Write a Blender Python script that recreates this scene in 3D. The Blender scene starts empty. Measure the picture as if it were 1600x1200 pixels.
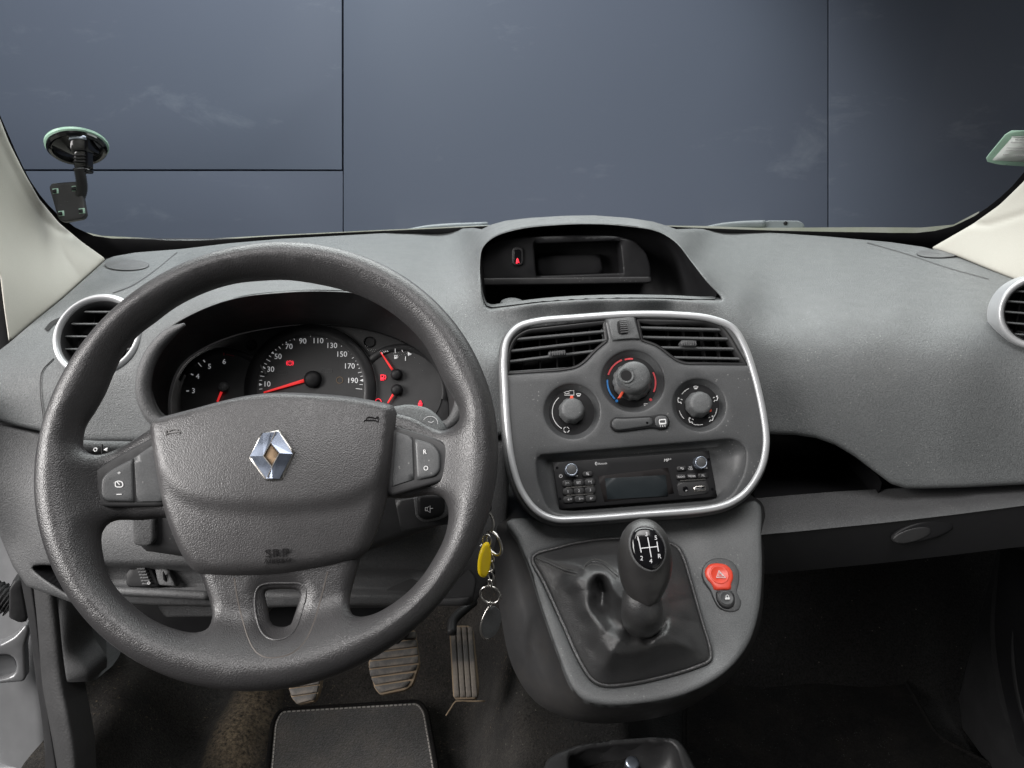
import bpy, math, random
import numpy as np
from mathutils import Vector
from mathutils.geometry import delaunay_2d_cdt

# ---------------------------------------------------------------- camera, world, lamps, exposure
scene = bpy.context.scene
COL = scene.collection
random.seed(7)
rng = np.random.default_rng(7)
FPX = 1202.0
PITCH = math.radians(20.0)
CP, SP = math.cos(PITCH), math.sin(PITCH)
CAM = np.array([0.0, 0.0, 1.0])

cam_data = bpy.data.cameras.new('camera')
cam_data.sensor_width = 36.0
cam_data.lens = 36.0 * FPX / 1600.0
cam_data.clip_start = 0.02
cam_data.clip_end = 100.0
cam = bpy.data.objects.new('camera', cam_data)
COL.objects.link(cam)
cam.location = CAM
cam.rotation_euler = (math.pi / 2 - PITCH, 0, 0)
scene.camera = cam

world = bpy.data.worlds.new('World')
scene.world = world
world.use_nodes = True
bg = world.node_tree.nodes['Background']
bg.inputs['Color'].default_value = (0.90, 0.95, 1.0, 1)
bg.inputs['Strength'].default_value = 0.025


def area_lamp(name, loc, target, sx, sy, power, color, spread=180):
    d = bpy.data.lights.new(name, 'AREA')
    d.shape = 'RECTANGLE'
    d.size, d.size_y = sx, sy
    d.energy = power
    d.color = color
    d.spread = math.radians(spread)
    o = bpy.data.objects.new(name, d)
    COL.objects.link(o)
    o.location = loc
    v = Vector(target) - Vector(loc)
    o.rotation_euler = v.to_track_quat('-Z', 'Y').to_euler()
    return o


# daylight through the windscreen and the open driver's door, plus an added overhead fill
area_lamp('lamp_windscreen', (0.1, 2.1, 2.3), (0.1, 0.6, 0.75), 3.2, 1.3, 36, (0.97, 1.0, 0.99), 120)
area_lamp('lamp_driver_door', (-2.0, -0.15, 1.55), (-0.2, 0.45, 0.35), 1.4, 1.3, 25, (1.0, 0.97, 0.95), 95)
area_lamp('lamp_cabin', (0.0, 0.1, 2.5), (0.05, 0.72, 0.6), 1.5, 0.9, 6.4, (1.0, 0.98, 0.97), 85)


def spot_lamp(name, loc, target, power, size_deg, blend, radius, color):
    d = bpy.data.lights.new(name, 'SPOT')
    d.energy = power
    d.spot_size = math.radians(size_deg)
    d.spot_blend = blend
    d.shadow_soft_size = radius
    d.color = color
    o = bpy.data.objects.new(name, d)
    COL.objects.link(o)
    o.location = loc
    v = Vector(target) - Vector(loc)
    o.rotation_euler = v.to_track_quat('-Z', 'Y').to_euler()
    return o


# the wall behind the car is lit by one wide studio lamp, falling off to the right
spot_lamp('lamp_wall', (-0.9, 1.7, 3.9), (-1.4, 3.45, 1.0), 268, 98, 0.42, 0.2, (0.92, 0.96, 1.0))

vs = scene.view_settings
vs.view_transform = 'Standard'
vs.look = 'None'
vs.exposure = 0.42
vs.gamma = 1.0
vs.use_curve_mapping = False
scene.cycles.use_denoising = True
scene.cycles.use_adaptive_sampling = False
scene.cycles.sampling_pattern = 'BLUE_NOISE'
scene.cycles.max_bounces = 8
scene.cycles.transparent_max_bounces = 12
scene.cycles.sample_clamp_indirect = 4.0


# ---------------------------------------------------------------- projection helpers (pixel of the 1600x1200 view -> place in the car)
def rays(px):
    px = np.asarray(px, float).reshape(-1, 2)
    dx = (px[:, 0] - 800.0) / FPX
    dz = (600.0 - px[:, 1]) / FPX
    return np.stack([dx, CP + dz * SP, -SP + dz * CP], 1)


def at(px, Y):
    d = rays(px)
    t = np.broadcast_to(np.asarray(Y, float), (len(d),)) / d[:, 1]
    return CAM + d * t[:, None]


def at1(x, y, Y):
    return at([(x, y)], Y)[0]


class Frame:
    """A plane in the car: origin, u (right), v (up), n (towards the cabin)."""
    def __init__(s, x, y, Y, tilt, yaw=0.0, roll=0.0):
        s.O = at1(x, y, Y)
        a, b, r = map(math.radians, (tilt, yaw, roll))
        s.n = np.array([math.sin(b) * math.cos(a), -math.cos(b) * math.cos(a), math.sin(a)])
        u = np.array([math.cos(b), math.sin(b), 0.0])
        v = np.cross(s.n, u)
        s.u = u * math.cos(r) + v * math.sin(r)
        s.v = np.cross(s.n, s.u)
        d = rays([(x, y)])[0]
        s.s = (Y / d[1]) / FPX            # metres per pixel near the origin

    def uv(s, px, h=0.0):
        d = rays(px)
        h = np.broadcast_to(np.asarray(h, float), (len(d),))
        t = ((s.O - CAM) @ s.n + h) / (d @ s.n)
        q = CAM + d * t[:, None] - s.O
        return np.stack([q @ s.u, q @ s.v], 1)

    def uv1(s, x, y, h=0.0):
        return s.uv([(x, y)], h)[0]

    def w(s, uv, h=0.0):
        uv = np.asarray(uv, float).reshape(-1, 2)
        h = np.broadcast_to(np.asarray(h, float), (len(uv),))
        return s.O + uv[:, :1] * s.u + uv[:, 1:] * s.v + h[:, None] * s.n

    def moved(s, h):
        f = Frame.__new__(Frame)
        f.O = s.O + s.n * h
        f.u, f.v, f.n, f.s = s.u, s.v, s.n, s.s
        return f


# ---------------------------------------------------------------- 2-D helpers
def spline(pts, closed=True, k=6):
    p = np.asarray(pts, float)
    n = len(p)
    out = []
    for i in range(n if closed else n - 1):
        if closed:
            a, b, c, d = p[(i - 1) % n], p[i], p[(i + 1) % n], p[(i + 2) % n]
        else:
            b, c = p[i], p[i + 1]
            a = p[i - 1] if i > 0 else 2 * b - c
            d = p[i + 2] if i + 2 < n else 2 * c - b
        # centripetal-like tangents limit overshoot
        l0, l1, l2 = (max(np.linalg.norm(q), 1e-9) ** 0.5 for q in (b - a, c - b, d - c))
        t1 = l1 * ((b - a) / l0 - (c - a) / (l0 + l1) + (c - b) / l1)
        t2 = l1 * ((c - b) / l1 - (d - b) / (l1 + l2) + (d - c) / l2)
        for j in range(k):
            t = j / k
            h00 = 2 * t ** 3 - 3 * t ** 2 + 1
            h10 = t ** 3 - 2 * t ** 2 + t
            h01 = -2 * t ** 3 + 3 * t ** 2
            h11 = t ** 3 - t ** 2
            out.append(h00 * b + h10 * t1 + h01 * c + h11 * t2)
    if not closed:
        out.append(p[-1])
    return np.array(out)


def fillet(pts, r, k=5):
    """Round the corners of a closed polygon."""
    p = np.asarray(pts, float)
    n = len(p)
    rr = r if hasattr(r, '__len__') else [r] * n
    out = []
    for i in range(n):
        a, b, c = p[i - 1], p[i], p[(i + 1) % n]
        la, lc = np.linalg.norm(a - b), np.linalg.norm(c - b)
        q = min(rr[i], la * 0.48, lc * 0.48)
        s, e = b + (a - b) / la * q, b + (c - b) / lc * q
        for j in range(k + 1):
            t = j / k
            out.append((1 - t) ** 2 * s + 2 * t * (1 - t) * b + t * t * e)
    return np.array(out)


def resample(p, sp, closed=True):
    """Even out a polyline's spacing but keep its corners."""
    p = np.asarray(p, float)
    n = len(p)
    keep = []
    q_ = np.vstack([p, p[:1]]) if closed else p
    sp = min(sp, np.linalg.norm(np.diff(q_, axis=0), axis=1).sum() / 14.0)
    for i in range(n):
        if not closed and i in (0, n - 1):
            keep.append(p[i])
            continue
        a, b = p[i] - p[i - 1], p[(i + 1) % n] - p[i]
        la, lb = np.linalg.norm(a), np.linalg.norm(b)
        if la < 1e-9:
            continue
        corner = lb > 1e-9 and (a @ b) / (la * lb) < 0.90
        if corner or not keep or np.linalg.norm(p[i] - keep[-1]) > 0.6 * sp:
            keep.append(p[i])
    if closed and len(keep) > 3 and np.linalg.norm(keep[0] - keep[-1]) < 0.3 * sp:
        keep.pop()
    out = []
    m = len(keep)
    for i in range(m if closed else m - 1):
        a, b = keep[i], keep[(i + 1) % m]
        k = max(1, int(round(np.linalg.norm(b - a) / sp)))
        for q in range(k):
            out.append(a + (b - a) * q / k)
    if not closed:
        out.append(keep[-1])
    return np.array(out)


def area2(p):
    x, y = p[:, 0], p[:, 1]
    return 0.5 * np.sum(x * np.roll(y, -1) - np.roll(x, -1) * y)


def ccw(p):
    p = np.asarray(p, float)
    return p if area2(p) > 0 else p[::-1]


def inside(pt, poly):
    pt = np.asarray(pt, float)
    x, y = pt[:, 0], pt[:, 1]
    c = np.zeros(len(pt), bool)
    px, py = poly[:, 0], poly[:, 1]
    qx, qy = np.roll(px, 1), np.roll(py, 1)
    for i in range(len(poly)):
        cond = (py[i] > y) != (qy[i] > y)
        with np.errstate(divide='ignore', invalid='ignore'):
            xi = (qx[i] - px[i]) * (y - py[i]) / (qy[i] - py[i] + 1e-30) + px[i]
        c ^= cond & (x < xi)
    return c


def seg_dist(pt, poly, closed=True):
    pt = np.asarray(pt, float)
    a = np.asarray(poly, float)
    b = np.roll(a, -1, 0) if closed else a[1:]
    if not closed:
        a = a[:-1]
    best = np.full(len(pt), 1e9)
    for i in range(len(a)):
        ab = b[i] - a[i]
        L = ab @ ab
        if L < 1e-18:
            continue
        t = np.clip(((pt - a[i]) @ ab) / L, 0, 1)
        d = pt - (a[i] + t[:, None] * ab)
        best = np.minimum(best, np.einsum('ij,ij->i', d, d))
    return np.sqrt(best)


def offset(p, d):
    """Shift a ccw polygon inwards by d."""
    t = np.roll(p, -1, 0) - np.roll(p, 1, 0)
    t /= np.maximum(np.linalg.norm(t, axis=1), 1e-12)[:, None]
    return p + d * np.stack([-t[:, 1], t[:, 0]], 1)


def circle(c, r, n=48, a0=0.0, a1=2 * math.pi, ry=None):
    e = abs(a1 - a0 - 2 * math.pi) < 1e-6
    a = np.linspace(a0, a1, n, endpoint=not e)
    return np.stack([c[0] + r * np.cos(a), c[1] + (ry or r) * np.sin(a)], 1)


def smooth(e0, e1, x):
    t = np.clip((x - e0) / (e1 - e0), 0, 1)
    return t * t * (3 - 2 * t)


class TPS:
    """Smooth depth field through (x, y, value) control points."""
    def __init__(s, ctl, reg=1e-4):
        c = np.asarray(ctl, float)
        s.p = c[:, :2] / 400.0
        n = len(c)
        A = np.zeros((n + 3, n + 3))
        A[:n, :n] = s.k(s.p, s.p) + reg * np.eye(n)
        A[:n, n] = 1
        A[:n, n + 1:] = s.p
        A[n:, :n] = A[:n, n:].T
        s.c = np.linalg.solve(A, np.r_[c[:, 2], 0, 0, 0])

    def k(s, a, b):
        r2 = ((a[:, None] - b[None]) ** 2).sum(2)
        return 0.5 * r2 * np.log(r2 + 1e-12)

    def __call__(s, px):
        q = np.asarray(px, float).reshape(-1, 2) / 400.0
        n = len(s.p)
        return s.k(q, s.p) @ s.c[:n] + s.c[n] + q @ s.c[n + 1:]


# ---------------------------------------------------------------- scene objects
WORLD = {}


def thing(name, loc, label, cat, group=None, kind=None):
    o = bpy.data.objects.new(name, None)
    COL.objects.link(o)
    o.empty_display_size = 0.05
    o.location = loc
    WORLD[o.name] = np.array(loc, float)
    o['label'] = label
    o['category'] = cat
    if group:
        o['group'] = group
    if kind:
        o['kind'] = kind
    return o


def tag(o, label=None, cat=None, group=None, kind=None):
    for k, v in (('label', label), ('category', cat), ('group', group), ('kind', kind)):
        if v:
            o[k] = v
    return o


def mesh(name, V, faces, mat, parent=None, smooth_shade=True, sharp=None):
    V = np.asarray(V, float)
    c = (V.min(0) + V.max(0)) / 2
    me = bpy.data.meshes.new(name)
    me.from_pydata([tuple(v) for v in (V - c)], [], [tuple(int(i) for i in f) for f in faces])
    me.validate()
    me.materials.append(mat)
    if smooth_shade:
        me.polygons.foreach_set('use_smooth', [True] * len(me.polygons))
        if sharp:
            me.set_sharp_from_angle(angle=math.radians(sharp))
    o = bpy.data.objects.new(name, me)
    COL.objects.link(o)
    if parent is not None:
        o.parent = parent
        o.location = c - WORLD[parent.name]
    else:
        o.location = c
    WORLD[o.name] = c
    return o


def triangulate(outline, holes, extra):
    """Constrained triangulation of outline minus holes with extra interior points."""
    pts, edges = [], []
    for lp in [outline] + list(holes):
        b = len(pts)
        n = len(lp)
        pts += [tuple(q) for q in lp]
        edges += [(b + i, b + (i + 1) % n) for i in range(n)]
    pts += [tuple(q) for q in extra]
    V, E, Fc, *_ = delaunay_2d_cdt([Vector(p) for p in pts], edges, [], 0, 1e-7)
    V = np.array([tuple(v) for v in V])
    Fc = np.array([f for f in Fc if len(f) == 3])
    cen = V[Fc].mean(1)
    ok = inside(cen, outline)
    for h in holes:
        ok &= ~inside(cen, h)
    Fc = Fc[ok]
    a = V[Fc]
    ar = (a[:, 1, 0] - a[:, 0, 0]) * (a[:, 2, 1] - a[:, 0, 1]) - (a[:, 1, 1] - a[:, 0, 1]) * (a[:, 2, 0] - a[:, 0, 0])
    Fc[ar < 0] = Fc[ar < 0][:, ::-1]
    return V, Fc


def sheet2d(outline, holes, r, sp):
    """2-D mesh with rings close to its edges. Returns verts, tris, distance to edge, boundary edges."""
    outline = ccw(resample(outline, sp * 0.8))
    holes = [ccw(resample(h, sp * 0.8)) for h in holes]
    loops = [outline] + [h[::-1] for h in holes]
    extra = []
    allb = loops

    def dist(q):
        return np.min([seg_dist(q, l) for l in allb], 0)

    if r > 0:
        for f in (0.05, 0.2, 0.5, 1.0):
            for l in loops:
                q = offset(l, r * f)
                q = q[dist(q) > r * f * 0.93]
                extra.append(q)
    lo, hi = outline.min(0), outline.max(0)
    gx = np.arange(lo[0] + sp * 0.5, hi[0], sp)
    gy = np.arange(lo[1] + sp * 0.5, hi[1], sp * 0.87)
    G = np.array([(x + (0.5 * sp if j % 2 else 0), y) for j, y in enumerate(gy) for x in gx]).reshape(-1, 2)
    if len(G):
        ok = inside(G, outline)
        for h in holes:
            ok &= ~inside(G, h)
        G = G[ok]
        if len(G):
            G = G[dist(G) > r + sp * 0.45]
            extra.append(G)
    extra = np.vstack(extra) if extra else np.zeros((0, 2))
    V, T = triangulate(outline, holes, extra)
    d = dist(V)
    cnt = {}
    for t in T:
        for i in range(3):
            e = (t[i], t[(i + 1) % 3])
            cnt[e] = cnt.get(e, 0) + 1
    bnd = [e for e in cnt if (e[1], e[0]) not in cnt]
    return V, T, d, bnd


def round_drop(d, r):
    if r <= 0:
        return np.zeros_like(d)
    q = np.clip(d, 0, r)
    return r - np.sqrt(np.maximum(r * r - (r - q) ** 2, 0))


def plate(name, F, outline, mat, parent=None, holes=(), h=0.0, r=0.001, depth=0.003, sp=0.006, taper=0.0, sharp=None):
    """A panel lying in frame F (outline and holes in uv metres) with rounded edges and side walls."""
    V, T, d, bnd = sheet2d(np.asarray(outline), [np.asarray(x) for x in holes], r, sp)
    hh = h(V) if callable(h) else np.full(len(V), float(h))
    z = hh - round_drop(d, r)
    P = F.w(V, z)
    faces = [tuple(t) for t in T]
    idx = {}
    add = []
    for e in bnd:
        for i in e:
            if i not in idx:
                idx[i] = len(P) + len(add)
                add.append(i)
    nrm = np.zeros_like(V)
    for a, b in bnd:
        t = V[b] - V[a]
        m = np.array([t[1], -t[0]])
        m /= max(np.linalg.norm(m), 1e-12)
        nrm[a] += m
        nrm[b] += m
    ln = np.maximum(np.linalg.norm(nrm, axis=1), 1e-9)[:, None]
    nrm = nrm / ln
    add = np.array(add)
    Q = F.w(V[add] + nrm[add] * taper, z[add] - depth)
    P = np.vstack([P, Q])
    for a, b in bnd:
        faces.append((a, idx[a], idx[b], b))
    return mesh(name, P, faces, mat, parent, True, sharp)


def inflate(name, F, outline, mat, parent=None, holes=(), c=0.0, T=0.01, sp=0.005, bump=None, back=1.0):
    """A closed cushion-like solid: rounded front and back over a silhouette."""
    tmax = 0.02
    V, Tr, d, bnd = sheet2d(np.asarray(outline), [np.asarray(x) for x in holes], T if not callable(T) else 0.012, sp)
    cc = c(V) if callable(c) else np.full(len(V), float(c))
    TT = T(V) if callable(T) else np.full(len(V), float(T))
    q = np.clip(d / TT, 0, 1)
    up = TT * np.sqrt(np.maximum(1 - (1 - q) ** 2, 0))
    ext = bump(V, d) if bump else 0.0
    on = np.zeros(len(V), bool)
    for a, b in bnd:
        on[a] = on[b] = True
    up = np.where(on, 0, up)
    front = F.w(V, cc + up + np.where(on, 0, ext))
    n = len(V)
    bi = np.arange(n)
    keep = np.where(~on)[0]
    bi[keep] = n + np.arange(len(keep))
    backv = F.w(V[keep], cc[keep] - back * up[keep])
    faces = [tuple(t) for t in Tr] + [tuple(bi[t][::-1]) for t in Tr]
    return mesh(name, np.vstack([front, backv]), faces, mat, parent)


def sheet(name, outline, holes, depth, mat, parent=None, r=10.0, R=0.01, wall=0.03, sp=12.0, walldir=(0, 1, 0)):
    """A moulded skin given by its outline and its depth field, with rolled edges and a return flange."""
    V, T, d, bnd = sheet2d(np.asarray(outline, float), [np.asarray(x, float) for x in holes], r, sp)
    Y = depth(V)
    if r > 0:
        Y = Y + R * round_drop(d, r) / r
    P = at(V, Y)
    faces = [tuple(t)[::-1] for t in T]
    if wall:
        idx, add = {}, []
        for e in bnd:
            for i in e:
                if i not in idx:
                    idx[i] = len(P) + len(add)
                    add.append(i)
        if walldir == 'out':
            dv = P[np.array(add)] - CAM
            Q = P[np.array(add)] + dv / np.linalg.norm(dv, axis=1)[:, None] * wall
        else:
            Q = P[np.array(add)] + np.array(walldir) * wall
        P = np.vstack([P, Q])
        for a, b in bnd:
            faces.append((a, b, idx[b], idx[a]))
    return mesh(name, P, faces, mat, parent)


def loft(name, loops, mat, parent=None, closed=True, cap0=False, cap1=False, smooth_shade=True, sharp=None, flip=False):
    L = [np.asarray(l, float) for l in loops]
    n = len(L[0])
    V = np.vstack(L)
    faces = []
    for k in range(len(L) - 1):
        for i in range(n if closed else n - 1):
            j = (i + 1) % n
            f = (k * n + i, k * n + j, (k + 1) * n + j, (k + 1) * n + i)
            faces.append(f[::-1] if flip else f)
    if cap0:
        faces.append(tuple(range(n))[::-1] if not flip else tuple(range(n)))
    if cap1:
        b = (len(L) - 1) * n
        faces.append(tuple(b + i for i in range(n)) if not flip else tuple(b + i for i in range(n))[::-1])
    return mesh(name, V, faces, mat, parent, smooth_shade, sharp)


def radial(loop, c, n=96):
    """Resample a star-shaped loop at equal angles round c, so loops can be joined point to point."""
    p = np.asarray(loop, float) - np.asarray(c, float)
    a = np.unwrap(np.arctan2(p[:, 1], p[:, 0]))
    if a[-1] < a[0]:
        a, p = a[::-1], p[::-1]
    r = np.linalg.norm(p, axis=1)
    ang = np.linspace(0, 2 * math.pi, n, endpoint=False)
    aa = np.concatenate([a - 4 * math.pi, a - 2 * math.pi, a, a + 2 * math.pi, a + 4 * math.pi])
    rr = np.tile(r, 5)
    o = np.argsort(aa)
    q = np.interp(ang, aa[o], rr[o])
    return np.stack([c[0] + q * np.cos(ang), c[1] + q * np.sin(ang)], 1)


def tube(name, pts, rad, mat, parent=None, closed=False, seg=10, k=5, cap=True, flat=None):
    P = spline(pts, closed, k) if k > 1 else np.asarray(pts, float)
    n = len(P)
    R = np.interp(np.linspace(0, 1, n), np.linspace(0, 1, len(rad)), rad) if hasattr(rad, '__len__') else np.full(n, rad)
    tng = np.roll(P, -1, 0) - np.roll(P, 1, 0)
    if not closed:
        tng[0], tng[-1] = P[1] - P[0], P[-1] - P[-2]
    tng /= np.maximum(np.linalg.norm(tng, axis=1), 1e-12)[:, None]
    ref = np.array([0.13, 0.21, 0.97]) if abs(tng[0][2]) < 0.9 else np.array([1.0, 0.1, 0])
    a = np.cross(tng[0], ref)
    a /= np.linalg.norm(a)
    loops = []
    for i in range(n):
        a = a - tng[i] * (a @ tng[i])
        a /= np.linalg.norm(a)
        b = np.cross(tng[i], a)
        th = np.linspace(0, 2 * math.pi, seg, endpoint=False)
        loops.append(P[i] + R[i] * (np.cos(th)[:, None] * a + np.sin(th)[:, None] * b))
    if closed:
        loops.append(loops[0])
        # join back to the first ring with the nearest rotation
        V = np.vstack(loops[:-1])
        faces = []
        first, last = loops[0], loops[-2]
        sh = int(np.argmin([np.linalg.norm(np.roll(first, -s, 0) - last) for s in range(seg)]))
        for q in range(n):
            for i in range(seg):
                j = (i + 1) % seg
                if q < n - 1:
                    faces.append((q * seg + i, q * seg + j, (q + 1) * seg + j, (q + 1) * seg + i))
                else:
                    faces.append((q * seg + i, q * seg + j, (j + sh) % seg, (i + sh) % seg))
        return mesh(name, V, faces, mat, parent)
    return loft(name, loops, mat, parent, True, cap, cap)


def lathe(name, F, c, prof, mat, parent=None, seg=40, sx=1.0, sy=1.0, cap=True, sharp=40, wob=None):
    """Turned shape round the normal of F at uv c; prof is a list of (radius, height)."""
    loops = []
    th = np.linspace(0, 2 * math.pi, seg, endpoint=False)
    for r, h in prof:
        rr = r * (wob(th, h) if wob else 1.0)
        uv = np.stack([c[0] + sx * rr * np.cos(th), c[1] + sy * rr * np.sin(th)], 1)
        loops.append(F.w(uv, h))
    return loft(name, loops, mat, parent, True, False, cap, True, sharp)


def ribbon(name, F, pts, w, mat, parent=None, h=0.0, th=0.0004, closed=False, sp=None):
    """A thin raised line (printed line, piping, bar) on frame F; pts in uv metres."""
    p = np.asarray(pts, float)
    if sp:
        p = resample(p, sp, closed)
    t = np.roll(p, -1, 0) - np.roll(p, 1, 0)
    if not closed:
        t[0], t[-1] = p[1] - p[0], p[-1] - p[-2]
    t /= np.maximum(np.linalg.norm(t, axis=1), 1e-12)[:, None]
    m = np.stack([-t[:, 1], t[:, 0]], 1) * w / 2
    hh = h(p) if callable(h) else h
    A, B = F.w(p - m, hh + th), F.w(p + m, hh + th)
    C_, D = F.w(p - m, hh - th), F.w(p + m, hh - th)
    n = len(p)
    V = np.vstack([A, B, C_, D])
    faces = []
    for i in range(n if closed else n - 1):
        j = (i + 1) % n
        faces += [(i, j, n + j, n + i), (2 * n + i, 2 * n + j, j, i), (n + i, n + j, 3 * n + j, 3 * n + i)]
    if not closed:
        faces += [(0, n, 3 * n, 2 * n), (2 * n - 1, n - 1, 3 * n - 1, 4 * n - 1)]
    return mesh(name, V, faces, mat, parent, False)


def bar(name, A, B, n1, w, t, mat, parent=None):
    """A slat from point A to point B: width w along n1, thickness t."""
    A, B, n1 = (np.asarray(q, float) for q in (A, B, n1))
    d = (B - A) / np.linalg.norm(B - A)
    n1 = n1 - d * (n1 @ d)
    n1 /= np.linalg.norm(n1)
    n2 = np.cross(d, n1)
    prof = [(-.5, -.5), (.42, -.5), (.5, -.2), (.5, .2), (.42, .5), (-.5, .5)]
    L = [np.array([p + n1 * a * w + n2 * b * t for a, b in prof]) for p in (A, B)]
    return loft(name, L, mat, parent, True, True, True, False)


def blob(name, c, ax, mat, parent=None, seg=18, rings=10):
    """Ellipsoid with axis vectors ax."""
    ax = np.asarray(ax, float)
    V, faces = [], []
    for i in range(rings + 1):
        ph = math.pi * i / rings
        for j in range(seg):
            th = 2 * math.pi * j / seg
            V.append(np.asarray(c) + ax[0] * math.sin(ph) * math.cos(th) + ax[1] * math.sin(ph) * math.sin(th) + ax[2] * math.cos(ph))
    for i in range(rings):
        for j in range(seg):
            k = (j + 1) % seg
            faces.append((i * seg + j, (i + 1) * seg + j, (i + 1) * seg + k, i * seg + k))
    return mesh(name, V, faces, mat, parent)


def text(name, F, c, string, size, mat, parent=None, h=0.0, th=0.0003, rot=0.0, sx=1.0, slant=0.0):
    """Lettering on frame F centred at uv c, capital height = size metres."""
    cu = bpy.data.curves.new('lettering', 'FONT')
    cu.body = string
    cu.size = 1.0
    cu.resolution_u = 3
    cu.extrude = 0.0
    tmp = bpy.data.objects.new('lettering', cu)
    COL.objects.link(tmp)
    dg = bpy.context.evaluated_depsgraph_get()
    me = bpy.data.meshes.new_from_object(tmp.evaluated_get(dg))
    bpy.data.objects.remove(tmp)
    bpy.data.curves.remove(cu)
    V = np.array([tuple(v.co)[:2] for v in me.vertices])
    fc = [tuple(p.vertices) for p in me.polygons]
    bpy.data.meshes.remove(me)
    mid = (V.min(0) + V.max(0)) / 2
    V = (V - mid) * (size / 0.69)
    V[:, 0] = V[:, 0] * sx + V[:, 1] * slant
    ca, sa = math.cos(rot), math.sin(rot)
    V = np.stack([V[:, 0] * ca - V[:, 1] * sa, V[:, 0] * sa + V[:, 1] * ca], 1) + np.asarray(c)
    n = len(V)
    hh = h(V) if callable(h) else h
    top, bot = F.w(V, hh + th), F.w(V, hh - th)
    cnt = {}
    for f in fc:
        for i in range(len(f)):
            e = (f[i], f[(i + 1) % len(f)])
            cnt[e] = 1
    faces = list(fc)
    for a, b in cnt:
        if (b, a) not in cnt:
            faces.append((a, n + a, n + b, b))
    return mesh(name, np.vstack([top, bot]), faces, mat, parent, False)


# ---------------------------------------------------------------- materials
MATS = {}


def nodes_of(name):
    m = bpy.data.materials.new(name)
    m.use_nodes = True
    nt = m.node_tree
    return m, nt, nt.nodes['Principled BSDF'], nt.nodes, nt.links


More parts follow.
